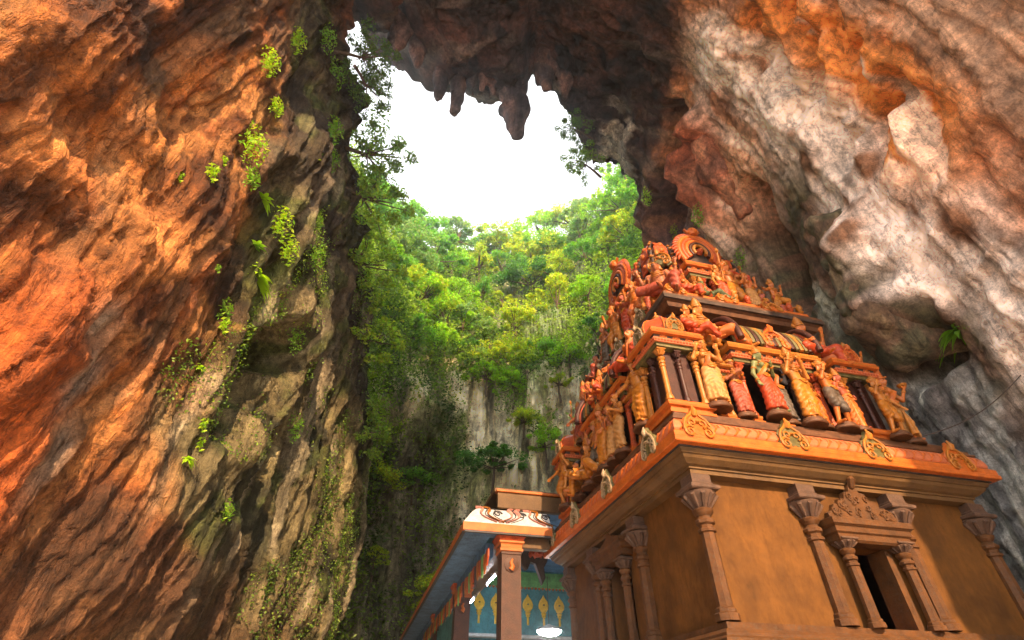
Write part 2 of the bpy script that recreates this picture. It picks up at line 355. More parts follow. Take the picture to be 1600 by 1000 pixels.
def rock_colour(s, y, x, z):
    n = fbm(x/2.6, y/2.6, z/2.6, 4); n2 = fbm(x/1.1+5, y/1.1, z/1.3, 3); n3 = fbm(yw_(s, y)/.9, s/8, 1+0*s, 3)
    C = np.tile(np.array([.36,.115,.03]), (len(s), 1))
    C = blob(C, sstep(.0, .55, n), (.52,.17,.035)); C = blob(C, sstep(-.05, .4, -n)*.95, (.085,.034,.016)); C = blob(C, sstep(.1, .5, -n3)*.6, (.11,.042,.018))
    C = blob(C, sstep(.2, .6, n2)*.55, (.60,.26,.075)); C = blob(C, sstep(.4, .8, n3)*.3, (.40,.25,.13))
    # greyer, greener limestone toward the mouth on the left
    g = sstep(16.4, 19.6, y+.4*s+1.6*n)*(1-sstep(31, 34, s))
    G = np.tile(np.array([.20,.165,.075]), (len(s), 1)); G = blob(G, sstep(0, .5, n), (.32,.26,.125)); G = blob(G, sstep(.0, .4, -n), (.06,.058,.03))
    G = blob(G, sstep(.15, .55, n2+.4*n3)*.8, (.10,.13,.028)); G = blob(G, sstep(.45, .8, n3)*.8, (.5,.42,.27))
    G = blob(G, sstep(17, 21, s)*.75*sstep(-.5, .3, -n2), (.075,.05,.038))
    G = G*.8
    C = C+(G-C)*g[:, None]
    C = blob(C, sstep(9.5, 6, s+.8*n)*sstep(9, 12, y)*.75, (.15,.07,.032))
    # hot iron-red buttress, pale calcite rim
    def e(bs, by, rs, ry): return np.exp(-(((s-bs)/rs)**2+((y-by)/ry)**2))
    C = blob(C, 1.3*e(9.6, 8.4, 2.2, 1.3)+1.0*e(7.4, 9.6, 1.4, 1), (.52,.125,.025))
    C = blob(C, .9*e(11.3, 9.2, .5, .45)+.9*e(10.2, 9.9, .7, .35)+.8*e(8.6, 10.5, .8, .35), (.5,.4,.3))
    C = blob(C, 1.2*e(17.3, 10.4, .8, .6)+.9*e(14.2, 9.0, 1.0, .9)+.8*e(13.1, 5.8, .8, .9), (.60,.22,.06))
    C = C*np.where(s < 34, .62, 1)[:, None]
    # vault: dark purple brown
    t = sstep(31, 36, s)*(1-sstep(56.5, 60, s))
    T = np.tile(np.array([.085,.052,.047]), (len(s), 1)); T = blob(T, sstep(.05, .6, n)*.8, (.17,.075,.055)); T = blob(T, sstep(.1, .6, -n2), (.035,.03,.034))
    T = blob(T, sstep(.4, .7, n3)*.4, (.3,.24,.2))
    T = T*.68
    C = C+(T-C)*t[:, None]
    C = blob(C, sstep(51.5, 53, s)*(1-sstep(55, 56.5, s))*sstep(16.8, 18.3, y)*sstep(-.1, .4, n2+n3*.4)*.9, (.55,.5,.42))
    # right wall: white calcite skin over pinkish brown
    r = sstep(57, 61.5, s); W = np.tile(np.array([.42,.21,.115]), (len(s), 1))
    W = blob(W, sstep(0, .5, n), (.62,.33,.19)); W = blob(W, sstep(.15, .6, -n), (.2,.11,.07))
    W = blob(W, sstep(.1, .55, n3)*.7, (.8,.6,.46)); W = blob(W, sstep(.15, .55, -n3)*.6, (.34,.15,.08))
    yc = np.interp(s, [58,63.5,67,70,72.2,74.4,76,77.5,79,81,85,90], [11.2,11.0,11.2,11.2,11.1,11.0,10.8,10.5,10.3,10.2,10.2,10.2])
    bw = np.interp(s, [60,64,70,76,82,90], [1.8,1.7,1.8,2.1,2.0,1.8])
    wv = sstep(1.25, .5, np.abs(y-yc+.5*n)/bw)*sstep(-.9, -.2, n2+.5*n3+.12)
    W = blob(W, wv, (.86,.69,.56)); W = blob(W, wv*sstep(.15, .6, -n)*.45, (.76,.63,.55))
    ov = sstep(9.7, 8.7, y+.5*n)*sstep(6.0, 7.1, y+.3*n2)*sstep(62.5, 64, s)*(1-sstep(74.5, 78, s))
    W = blob(W, ov, (.72,.24,.05)); W = blob(W, ov*sstep(.25, .6, n3+.4*n2), (.85,.6,.42))
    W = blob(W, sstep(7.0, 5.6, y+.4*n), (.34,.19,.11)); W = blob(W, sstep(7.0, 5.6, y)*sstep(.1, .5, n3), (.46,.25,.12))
    for (bs, by, q) in ((73.6,10.1,.5),(73.9,11.2,.45),(76.2,9.9,.35),(77.9,9.2,.6),(75.3,11.6,.4),(71.0,11.7,.5)):
        W = blob(W, 1.5*e(bs, by, q*1.5, q)*sstep(-.5, .1, n2), (.24,.115,.06))
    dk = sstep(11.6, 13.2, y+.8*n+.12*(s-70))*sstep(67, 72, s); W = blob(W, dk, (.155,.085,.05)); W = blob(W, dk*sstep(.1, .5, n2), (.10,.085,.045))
    lo = sstep(79, 82.5, s+.9*n)*sstep(11.2, 13, y); W = blob(W, lo, (.13,.125,.12)); W = blob(W, lo*sstep(.15, .5, n3+.5*n2), (.46,.43,.38))
    W = blob(W, 1.2*e(62.2, 16, 1.8, 2.2)+.9*e(65, 18, 2, 1.2), (.36,.105,.05))
    W = blob(W, 1.3*e(59.7, 19, 1.1, 3.2), (.05,.035,.042))  # shade of the deep groove, painted in as near-black
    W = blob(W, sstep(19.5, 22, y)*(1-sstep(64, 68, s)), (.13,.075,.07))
    W = blob(W, 1.6*e(75.5, 15.75, 1.1, .55)*sstep(-.4, .1, n2), (.5,.46,.36))
    C = C+(W-C)*r[:, None]
    return np.clip(C, .01, .9)
def yw_(s, y): return y+.9*fbm(s/6, y/7, 3.1+0*s, 3)+np.where(s < 45, .10*s, -.04*s)
def cave_sheet(s0, s1, ns, nv=430, nf=46):
    S = np.linspace(s0, s1, ns)
    v = np.linspace(0, 1, nv)[None, :]; ye = mouth(S)[:, None]
    ye = ye+.35*vnoise(S[:, None]*1.4, 0*S[:, None], 0*S[:, None])+.25*vnoise(S[:, None]*3.7, 3+0*S[:, None], 0*S[:, None])
    y0 = -2.5
    Y = y0+(ye-y0)*(v**1.12); SS = np.repeat(S[:, None], nv, 1)
    w = np.linspace(0, 1, nf+1)[None, 1:]
    rad = 1.5+.5*vnoise(S[:, None]/3, 5+0*S[:, None], 0*S[:, None])
    ph = np.minimum(w/.45, 1)*R(125); out = rad*(1-np.cos(ph))+np.maximum(w-.45, 0)*13; fwd = rad*np.sin(ph)*1.0-rad*0.0+np.maximum(w-.45, 0)*2
    Yf = ye+0*w; SF = np.repeat(S[:, None], nf, 1)
    Sg = np.concatenate([SS, SF], 1); Yg = np.concatenate([Y, Yf], 1)
    OUT = np.concatenate([0*Y, out+0*S[:, None]], 1); FW = np.concatenate([0*Y, fwd+0*S[:, None]], 1)
    sh = Sg.shape; s = Sg.ravel(); y = Yg.ravel()
    x, _, z = vault(s, y)
    xa, _, za = vault(s-.05, y); xb, _, zb = vault(s+.05, y); tx, tz = xb-xa, zb-za; l = np.hypot(tx, tz); tx /= l; tz /= l
    nx, nz = tz, -tx                                                # into the cave
    o = OUT.ravel(); fw_ = FW.ravel()
    yy = y+fw_; xx = x-nx*o; zz = z-nz*o
    d = relief(s+0*o, yy, xx, zz)
    d *= np.where(o > 0, np.clip(1-o/14, .3, 1), 1)
    edge = sstep(1.6, 0, o)
    X = np.stack([xx+nx*d*edge*1.0-nx*(1-edge)*0, yy+(1-edge)*d*.9, zz+nz*d*edge+(1-edge)*0], -1)
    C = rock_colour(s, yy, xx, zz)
    return X, grid_quads(*sh), C
M_rock = rock_mat('limestone'); M_flow = rock_mat('flowstone', s_big=.4, s_fine=3.5, bump=.55, dist=.07, var=.38)
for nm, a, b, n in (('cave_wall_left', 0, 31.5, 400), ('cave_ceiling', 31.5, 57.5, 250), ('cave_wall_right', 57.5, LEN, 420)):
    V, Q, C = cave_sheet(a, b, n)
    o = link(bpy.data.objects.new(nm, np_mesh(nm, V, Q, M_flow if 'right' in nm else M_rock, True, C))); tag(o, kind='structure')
def vault_frame(s, y):
    """surface point and inward normal"""
    s = np.atleast_1d(np.float64(s)); y = np.atleast_1d(np.float64(y))
    x, _, z = vault(s, y); xa, _, za = vault(s-.05, y); xb, _, zb = vault(s+.05, y)
    t = np.array([xb[0]-xa[0], 0, zb[0]-za[0]]); t /= np.linalg.norm(t); n = np.array([t[2], 0, -t[0]])
    d = relief(s, y, x, z)[0]
    return np.array([x[0], y[0], z[0]])+n*d, n, t
# the floor (below the picture, it carries the temple and throws light back)
g = np.linspace(-1, 1, 90); gx, gy = np.meshgrid(g*90, g*110+20, indexing='ij')
gz = .04*fbm(gx/3, gy/3, 0*gx, 3)
V = np.stack([gx, gy, gz], -1).reshape(-1, 3)
fl = link(bpy.data.objects.new('ground', np_mesh('ground', V, grid_quads(90, 90), M_rock, True, np.tile([.56,.48,.40], (len(V), 1))))); tag(fl, kind='structure')
# ---------------------------------------------------------------- the sunlit shaft beyond: bowl of cliffs and steep forest
BC = (0.0, 30.0)
def rim(p): return np.interp(p, [-110,-85,-53,-35,-20,0,15,30,45,70,90,110], [50,54,53,60,67,73,76,77,76,73,66,60])
def bowl(p, z):
    """p degrees from straight back, z height -> point (arrays)"""
    base = np.interp(p, [-110,-85,-60,-45,-32,-20,-8,8,25,40,60,90,110], [15,14.5,15,19,20,16.5,13.4,13.2,14,15,14,14,15])
    recess = base-14.5
    lowr = 14.5+recess*(1-sstep(16, 30, z))
    cl = np.interp(p, [-110,-60,-30,0,30,60,110], [40,36,31,31,33,36,38])
    r = lowr+.05*z+np.maximum(z-cl, 0)*np.interp(p, [-110,-60,-20,0,20,60,110], [.25,.3,.42,.46,.42,.3,.2])
    hz = np.clip(z-rim(p), 0, None); r = r+hz*5
    z = np.minimum(z, rim(p)+.45*hz)
    a = np.radians(p)
    return BC[0]+r*np.sin(a), BC[1]+r*np.cos(a), z
pp, zz = np.meshgrid(np.linspace(-112, 112, 520), np.concatenate([np.linspace(-1, 40, 250), np.linspace(40.3, 86, 120)]), indexing='ij'); sh = pp.shape
bx, by, bz = bowl(pp.ravel(), zz.ravel())
p_ = pp.ravel(); z_ = zz.ravel(); a_ = np.radians(p_)
arc = p_*.27
dsp = 1.3*fbm(bx/8, by/8, bz/8, 3)+.75*ridged(arc/2.2+.4*fbm(bx/5, by/5, bz/5, 2), z_/22, 0*z_, 4)+.3*ridged(arc/.7, z_/9, 4+0*z_, 3)+.35*np.abs(fbm(bx/1.6, by/1.6, bz/2.2, 3))+.12*fbm(bx/.5, by/.5, bz/.7, 3)
V = np.stack([bx-np.sin(a_)*dsp, by-np.cos(a_)*dsp, bz], -1)
n = fbm(bx/3, by/3, bz/5, 4); n2 = fbm(arc/1.1, z_/7, 2+0*z_, 4)
C = np.tile(np.array([.62,.53,.32]), (len(p_), 1)); C = blob(C, sstep(0, .5, n2), (.86,.77,.54)); C = blob(C, sstep(.15, .5, -n2), (.26,.235,.16)); C = blob(C, sstep(.2, .6, n)*.7, (.22,.27,.07))
C = blob(C, sstep(-60, -48, p_)*(1-sstep(-24, -16, p_))*(1-sstep(20, 30, z_))*.8, (.06,.062,.042))  # shade of the cliff recess put into the colour
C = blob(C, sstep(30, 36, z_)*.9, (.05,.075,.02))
M_cliff = rock_mat('cliff_limestone', s_big=.3, s_fine=2.6, dist=.2)
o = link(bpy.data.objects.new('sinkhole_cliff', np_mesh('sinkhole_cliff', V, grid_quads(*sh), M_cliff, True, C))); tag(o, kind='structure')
# ---------------------------------------------------------------- temple shrine (local x along the lit face, y along the shaded face, z up)
TH = R(14.2); C0 = Vector((3.505, 9.365, 0)); ROT = Matrix.Rotation(TH, 3, 'Z')
def T2W(x, y, z): return C0+ROT @ Vector((x, y, z))
P_wall = painted('brown_plaster', (0.118,0.045,0.0055), .72, .42, 1.3, .45, (.06,.023,.005), .5, streak=.4)
P_stone = painted('carved_stone', (0.095,0.035,0.007), .6, .4, 4, .5, (.09,.06,.04), .75)
P_cap = painted('grey_capital_stone', (0.105,0.056,0.034), .6, .4, 6, .6, (.07,.055,.045), .8)
P_tan = painted('tan_soffit', (0.12,0.062,0.02), .55, .35, 2.2, .25, (.14,.085,.05), .6)
P_orange = painted('orange_paint', (0.4816,0.1109,0.0146), .38, .28, 5, .2, (.25,.07,.02), .4)
P_pink = painted('salmon_paint', (0.4920,0.1337,0.0525), .45, .25, 5, .25, (.4,.12,.05), .45)
P_dark = painted('dark_brown_paint_and_shade', (0.0650,0.0420,0.0320), .55, .5, 4, .3)  # dark paint; also stands for shade in the tower's openings
P_brown = painted('umber_paint', (.115,.045,.018), .5, .45, 5, .3)
P_navy = painted('navy_paint', (0.0450,0.0420,0.0450), .5, .4, 4, .2)
P_gold = painted('gold_paint', (0.3956,0.1367,0.0163), .36, .3, 7, .25, (.16,.09,.03), .5)
P_green = painted('olive_paint', (0.1300,0.1050,0.0350), .42, .4, 8, .35, (.05,.045,.02), .6)
P_red = painted('red_paint', (0.3910,0.0654,0.0161), .36, .3, 7, .25, (.16,.04,.02), .5)
P_purple = painted('maroon_paint', (0.05,0.014,0.009), .4, .35, 7, .25)
P_grey = painted('grey_slab_paint', (0.2200,0.1900,0.1850), .5, .35, 3, .25, (.1,.07,.06), .6)
P_silver = painted('pale_scroll_paint', (0.32,0.22,0.12), .4, .3, 7, .3, (.14,.1,.06), .6)
shrine = empty('temple_shrine', C0, TH); tag(shrine, 'orange and gold carved temple tower over a brown pillared shrine room', 'temple')
WX, WY = 6.38, 7.0
MB().ring([(.5,0),(.5,.5),(.42,.55),(.3,.62),(.3,1.5),(.38,1.56),(.38,1.72),(.3,1.78),(.26,2.3),(.36,2.36),(.36,2.55),(.28,2.62)], 0, WX, 0, WY).build('plinth', P_stone, shrine)
MB().ring([(.20,2.62),(.34,2.66),(.34,2.76),(.28,2.80),(.28,2.84),(.22,2.9),(.16,2.91),(.16,3.0)], 0, WX, 0, WY).build('plinth_moulding', P_stone, shrine)
# room: four walls with a door opening in the lit face and one in the shaded face
DX0, DX1, DZ = 2.86, 3.86, 4.36
w = MB()
w.box(((DX0-.1)/2+.05, .2, 4.2), (DX0, .4, 2.4)); w.box(((DX1+WX)/2, .2, 4.2), (WX-DX1, .4, 2.4)); w.box(((DX0+DX1)/2, .2, (DZ+5.4)/2), (DX1-DX0, .4, 5.4-DZ))
w.build('wall', P_wall, shrine)
LY0, LY1 = 3.25, 4.35
w = MB(); w.box((.2, (.4+LY0)/2, 4.2), (.4, LY0-.4, 2.4)); w.box((.2, (LY1+WY)/2, 4.2), (.4, WY-LY1, 2.4)); w.box((.2, (LY0+LY1)/2, (4.85+5.4)/2), (.4, LY1-LY0, .55))
w.build('wall', P_wall, shrine)
w = MB(); w.box((WX-.2, WY/2+.2, 4.2), (.4, WY-.4, 2.4)); w.box((WX/2, WY-.2, 4.2), (WX-.8, .4, 2.4)); w.box((WX/2, WY/2, 5.3), (WX-.8, WY-.8, .2)); w.build('wall', P_dark, shrine)
# pilasters
def column_mesh(name, r, h, mat, n=8, rings=1.0):
    k = r
    prof = [(k*1.5,0),(k*1.5,h*.05),(k*1.25,h*.06),(k*1.25,h*.085),(k*1.02,h*.1),(k,h*.12),(k*.93,h*.66),(k*1.2,h*.67),(k*1.2,h*.69),(k*.95,h*.70),(k*.95,h*.725),(k*1.28,h*.74),(k*1.32,h*.765),(k*1.0,h*.785),(k*.9,h*.80),(k*1.35,h*.83),(k*1.45,h*.855),(k*1.0,h*.875)]
    m = MB().lathe(prof, n=n, rot=math.pi/n); return m.mesh(name, mat, 35)
def capital_mesh(name, r, h, mat):
    m = MB(); n = 16; prof = [(r*1.0,0),(r*1.25,h*.12),(r*1.75,h*.34),(r*2.15,h*.5),(r*2.3,h*.6),(r*2.05,h*.66)]
    m.lathe(prof, n=n)
    for i in range(10):                                            # drooping petals
        a = 2*math.pi*i/10
        m.tube([(r*1.05*math.cos(a), r*1.05*math.sin(a), 0), (r*1.7*math.cos(a), r*1.7*math.sin(a), h*.28), (r*2.3*math.cos(a), r*2.3*math.sin(a), h*.5), (r*2.45*math.cos(a), r*2.45*math.sin(a), h*.42)], [r*.12, r*.3, r*.34, r*.12], 6)
    m.box((0, 0, h*.76), (r*4.4, r*4.4, h*.2), bev=h*.05); m.box((0, 0, h*.93), (r*3.2, r*3.2, h*.14), bev=h*.04)
    return m.mesh(name, mat, 40)
sh_me = column_mesh('shaft', .135, 2.06, P_stone); cp_me = capital_mesh('capital', .135, .46, P_cap)
def pilaster(x, y):
    p = empty('pilaster', (x, y, 3.0), 0, shrine)
    inst('shaft', sh_me, p, (0, 0, .02)); inst('capital', cp_me, p, (0, 0, 1.80))
    b = MB(); b.box((0, 0, 2.33), (.40, .40, .18), bev=.02); b.build('corbel', P_cap, p)
for x, y in ((-.02,-.02),(2.22,-.06),(4.36,-.06),(6.47,-.02),(-.06,2.45),(-.06,4.98),(-.02,7.02)): pilaster(x, y)
# door surround on the lit face
d = empty('doorway', (0, 0, 0), 0, shrine)
m = MB(); m.box((DX0+.07, .18, 3.68), (.14, .44, 1.36), bev=.02); m.build('jamb', P_stone, d)
m = MB(); m.box((DX1-.07, .18, 3.68), (.14, .44, 1.36), bev=.02); m.build('jamb', P_stone, d)
m = MB(); m.box(((DX0+DX1)/2+.02, 1.0, 3.6), (.8, .04, 1.9)); m.build('inner_dark_sheet', P_dark, d)  # plain dark sheet standing behind the door opening
dc_me = column_mesh('door_column', .10, 1.45, P_stone); dcc = capital_mesh('door_capital', .085, .2, P_cap)
for x in (2.72, 3.98):
    c = inst('door_column', dc_me, d, (x, -.17, 3.0)); inst('capital', dcc, c, (0, 0, 1.27))
m = MB(); m.ring([(.02,4.36),(.06,4.40),(.06,4.50),(.1,4.53),(.1,4.62),(.16,4.66),(.16,4.76),(.1,4.79)], 2.58, 4.08, -.26, .02); m.build('lintel', P_stone, d)
# carved pediment: scrolls and leaves over the door
m = MB()
out = [(-.78,0),(.78,0),(.80,.10),(.66,.17),(.60,.28),(.48,.27),(.42,.40),(.30,.40),(.24,.54),(.12,.56),(.07,.72),(0,.78),(-.07,.72),(-.12,.56),(-.24,.54),(-.30,.40),(-.42,.40),(-.48,.27),(-.60,.28),(-.66,.17),(-.80,.10)]
m.prism(out, (3.33, -.16, 4.79), (1,0,0), (0,0,1), .12, .02); m.build('pediment', P_stone, d)
def spiral(c, r0, turns, sgn, th, axis='y', n=26, start=0):
    pts = []
    for i in range(n):
        t = i/(n-1); a = start+sgn*turns*2*math.pi*t; r = r0*(1-.82*t)
        pts.append((c[0]+r*math.cos(a), c[1], c[2]+r*math.sin(a)))
    return pts, [th*(1-.45*i/(n-1)) for i in range(n)]
m = MB(); rr = random.Random(3)
for k in range(34):
    u = rr.uniform(-.7, .7); v = rr.uniform(.04, .62*(1-abs(u)/.85)+.02)
    p, q = spiral((3.33+u, -.29, 4.79+v), rr.uniform(.05, .09), 1.1, rr.choice((-1, 1)), .022, n=10, start=rr.uniform(0, 6)); m.tube(p, q, 5)
m.tube([(3.33, -.28, 5.45), (3.31, -.36, 5.58), (3.34, -.34, 5.68)], [.07, .08, .03], 7); m.build('pediment_carving', P_stone, d, 40)['kind'] = 'stuff'
lamp = MB().lathe([(.02,0),(.06,.02),(.05,.08),(.02,.11)], n=10)
mr, t_, b_ = node_mat('red_lamp'); b_.inputs['Base Color'].default_value = (.6,.02,.01,1); b_.inputs['Emission Color'].default_value = (1,.06,.03,1); b_.inputs['Emission Strength'].default_value = 4
rl = lamp.build('oil_lamp', mr, None, 40); rl.location = T2W(3.22, .32, 2.98); tag(rl, 'small glowing red lamp on the sill inside the dark doorway', 'lamp')
# door and canopy on the shaded face
d = empty('side_doorway', (0, 0, 0), 0, shrine)
for y in (LY0-.02, LY1+.02):
    c = inst('door_column', dc_me, d, (-.14, y, 3.0), scale=(1,1,1.22)); inst('capital', dcc, c, (0, 0, 1.27))
m = MB(); m.ring([(.02,4.80),(.06,4.83),(.06,4.92),(.12,4.96),(.12,5.05),(.18,5.08),(.18,5.16),(.1,5.2)], -.2, .02, LY0-.2, LY1+.25); m.build('lintel', P_stone, d)
m = MB(); m.box((1.0, 3.8, 4.0), (.04, 1.6, 2.0)); m.build('inner_dark_sheet', P_dark, d)  # plain dark sheet behind the side door opening
m = MB(); m.prism([(p[0]*.75, p[1]*.36) for p in out], (-.1, 3.8, 5.2), (0,-1,0), (0,0,1), .12, .02); m.build('pediment', P_stone, d)
# ---------------------------------------------------------------- main cornice
MB().ring([(.02,5.40),(.20,5.42),(.20,5.50),(.235,5.505),(.235,5.54),(.30,5.565),(.40,5.64),(.43,5.70),(.46,5.705),(.49,5.76),(.50,5.79)], 0, WX-.05, 0, WY).build('soffit', P_tan, shrine)
MB().ring([(.47,5.785),(.535,5.79),(.535,5.815)], 0, WX-.05, 0, WY).build('soffit_fillet', P_navy, shrine)
MB().ring([(.45,5.81),(.66,5.815),(.675,5.83),(.675,5.90),(.655,5.915),(.66,5.95),(.66,6.02),(.61,6.06),(.58,6.085)], 0, WX-.05, 0, WY).build('cornice_lip', P_orange, shrine)
prof = [(.585,6.085),(.60,6.12),(.592,6.20),(.565,6.28),(.52,6.345),(.5,6.36)]
MB().ring(prof, 0, WX-.05, 0, WY).build('cornice_cove', P_pink, shrine)
MB().ring([(.5,6.35),(.53,6.375),(.53,6.41),(.47,6.43),(.47,6.5),(.44,6.515)], 0, WX-.05, 0, WY).build('cornice_top', P_brown, shrine)
# carved leaves along the cove
def petal_mesh():
    m = MB()
    q = []
    for i in range(9):
        t = i/8; z = 6.10+.235*t; o = np.interp(z, [p[1] for p in prof], [p[0] for p in prof])+.006
        q.append((.10*math.sin(t*math.pi*.9)-.03, -o+.0, z))
    m.tube(q, [.012, .016, .02, .022, .024, .024, .022, .018, .012], 5)
    p2, r2 = spiral((.09, -.598, 6.23), .055, 1.0, 1, .012, n=12); m.tube([(p[0], p[1]+.03*(p[2]-6.2)*4, p[2]) for p in p2], r2, 4)
    return m.mesh('leaf_carving', P_orange, 50)
pm = petal_mesh()
for i in range(31): inst('leaf_carving', pm, shrine, (-.45+i*.235, 0, 0))
for i in range(31): inst('leaf_carving', pm, shrine, (0, -.40+i*.25, 0), (0, 0, -math.pi/2))
# scroll medallions
def medallion_meshes(mp, ms):
    m = MB()
    o = [(-.30,-.02),(-.20,-.06),(-.13,.02),(-.06,.0),(0,.03),(.06,0),(.13,.02),(.20,-.06),(.30,-.02),(.33,.10),(.27,.2),(.29,.30),(.22,.40),(.12,.45),(.09,.54),(.03,.58),(.0,.66),(-.03,.58),(-.09,.54),(-.12,.45),(-.22,.40),(-.29,.30),(-.27,.2),(-.33,.10)]
    m.prism(o, (0, .05, 0), (1,0,0), (0,0,1), .09, .03)
    a = m.mesh('medallion', mp, 40); m = MB()
    for sg in (-1, 1):
        p, r = spiral((sg*.19, -.055, .08), .115, 1.5, -sg, .028, start=math.pi/2); m.tube(p, r, 6)
        p, r = spiral((sg*.10, -.06, .27), .10, 1.2, sg, .024, start=-math.pi/2); m.tube(p, r, 6)
        m.tube([(sg*.30, -.05, .12), (sg*.27, -.055, .25), (sg*.2, -.055, .37), (sg*.09, -.055, .46), (0, -.055, .6)], [.016, .026, .026, .024, .02], 6)
    m.lathe([(.0,-.03),(.05,-.02),(.06,0),(.05,.02),(0,.03)], (0, -.055, .30), n=10)
    m.tube([(0, -.05, .44), (0, -.09, .52), (0, -.07, .66)], [.05, .06, .015], 7)
    return a, m.mesh('scrollwork', ms, 50)
med_gold = medallion_meshes(P_green, P_gold); med_pale = medallion_meshes(P_green, P_silver); med_or = medallion_meshes(P_orange, P_gold); med_red = medallion_meshes(P_red, P_orange)
def medallion(me, parent, loc, rz=0, sc=1, tilt=0):
    a = inst('medallion', me[0], parent, loc, (tilt, 0, rz), sc); inst('scrollwork', me[1], a)
for k, x in enumerate((-.12, 1.98, 3.98, 6.12)): medallion((med_or, med_gold, med_gold, med_or)[k], shrine, (x, -.63, 5.95), 0, 1.02, -.12)
for k, y in enumerate((.35, 2.55, 4.8, 6.9)): medallion(med_pale, shrine, (-.63, y, 5.95), -math.pi/2, .95)
# ---------------------------------------------------------------- first storey of the tower
MB().ring([(.38,6.51),(.40,6.53),(.40,6.58),(.34,6.60),(.34,6.66),(.1,6.67)], 0, WX-.35, 0, WY-.3).build('ledge', P_brown, shrine)
w = MB(); w.box((3.3, 3.6, 7.7), (4.3, 4.9, 2.1)); w.build('storey_wall', P_dark, shrine)  # set back and coloured dark so the openings read as shaded
w = MB(); w.box((3.0, 3.3, 8.62), (5.4, 6.1, .16)); w.build('storey_ceiling', P_dark, shrine)
thin = {}
def mini_col(parent, x, y, z, h, r, mat):
    k = (mat.name, r, h)
    if k not in thin: thin[k] = (column_mesh('column', r, h*.93, mat, 10), capital_mesh('capital', r*.8, h*.13, mat))
    c = inst('column', thin[k][0], parent, (x, y, z)); return inst('capital', thin[k][1], parent, (x, y, z+h*.86))
def dentils(x0, x1, y0, y1, o, z, step, sz):
    m = MB()
    for (a, b, ax) in ((x0-o, x1+o, 0), (y0-o, y1+o, 1)):
        n = max(2, int((b-a)/step))
        for i in range(n):
            t = a+(i+.5)*(b-a)/n
            for side in (0, 1):
                if ax == 0: m.box((t, (y0-o) if side == 0 else (y1+o), z), (step*.62, sz, sz*1.5), bev=sz*.25)
                else: m.box(((x0-o) if side == 0 else (x1+o), t, z), (sz, step*.62, sz*1.5), bev=sz*.25)
    return m
_sc_me = {}
def scrolls(par, x0, x1, y0, y1, z, s):
    k = round(s, 2)
    if k not in _sc_me:
        m = MB()
        for sg in (-1, 1):
            p, r = spiral((sg*.055, 0, 0), .05*s, 1.2, sg, .016*s, n=12, start=math.pi/2); m.tube(p, r, 5)
        _sc_me[k] = m.mesh('scroll_relief', P_orange, 60)
    n = max(2, int((x1-x0)/.26))
    for i in range(n): inst('scroll_relief', _sc_me[k], par, (x0+(i+.5)*(x1-x0)/n, y0-.075, z))
    n = max(2, int((y1-y0)/.26))
    for i in range(n): inst('scroll_relief', _sc_me[k], par, (x0-.075, y0+(i+.5)*(y1-y0)/n, z), (0, 0, -math.pi/2))
def entablature(par, x0, x1, y0, y1, z, s=1.0, cap=P_orange):
    MB().ring([(-.02,z),(.03,z+.01*s),(.03,z+.07*s),(.06,z+.085*s)], x0, x1, y0, y1).build('architrave', P_green, par)
    MB().ring([(.05,z+.085*s),(.09,z+.09*s),(.11,z+.15*s),(.10,z+.19*s),(.06,z+.2*s)], x0, x1, y0, y1).build('frieze', P_pink, par)
    dentils(x0, x1, y0, y1, .10, z+.14*s, .075, .035).build('dentils', P_red, par)['kind'] = 'stuff'
    MB().ring([(.04,z+.2*s),(.06,z+.21*s),(.06,z+.28*s),(.1,z+.29*s)], x0, x1, y0, y1).build('dark_band', P_dark, par)
    scrolls(par, x0, x1, y0, y1, z+.245*s, s)
    MB().ring([(.08,z+.285*s),(.16,z+.295*s),(.175,z+.33*s),(.175,z+.37*s),(.14,z+.385*s),(.15,z+.41*s),(.15,z+.44*s),(.09,z+.46*s)], x0, x1, y0, y1).build('cornice', cap, par)
    dentils(x0, x1, y0, y1, .178, z+.35*s, .06, .018).build('beading', P_gold, par)['kind'] = 'stuff'
def dome_rows(h, w0, bulge, top, n=9):
    out = []
    for i in range(n):
        t = i/(n-1); r = w0*(math.cos(t*math.pi/2)**.62)*(1+bulge*math.sin(t*math.pi)) if i < n-1 else top
        out.append((max(r, top), h*math.sin(t*math.pi/2)**.95 if False else h*t**.85))
    return out
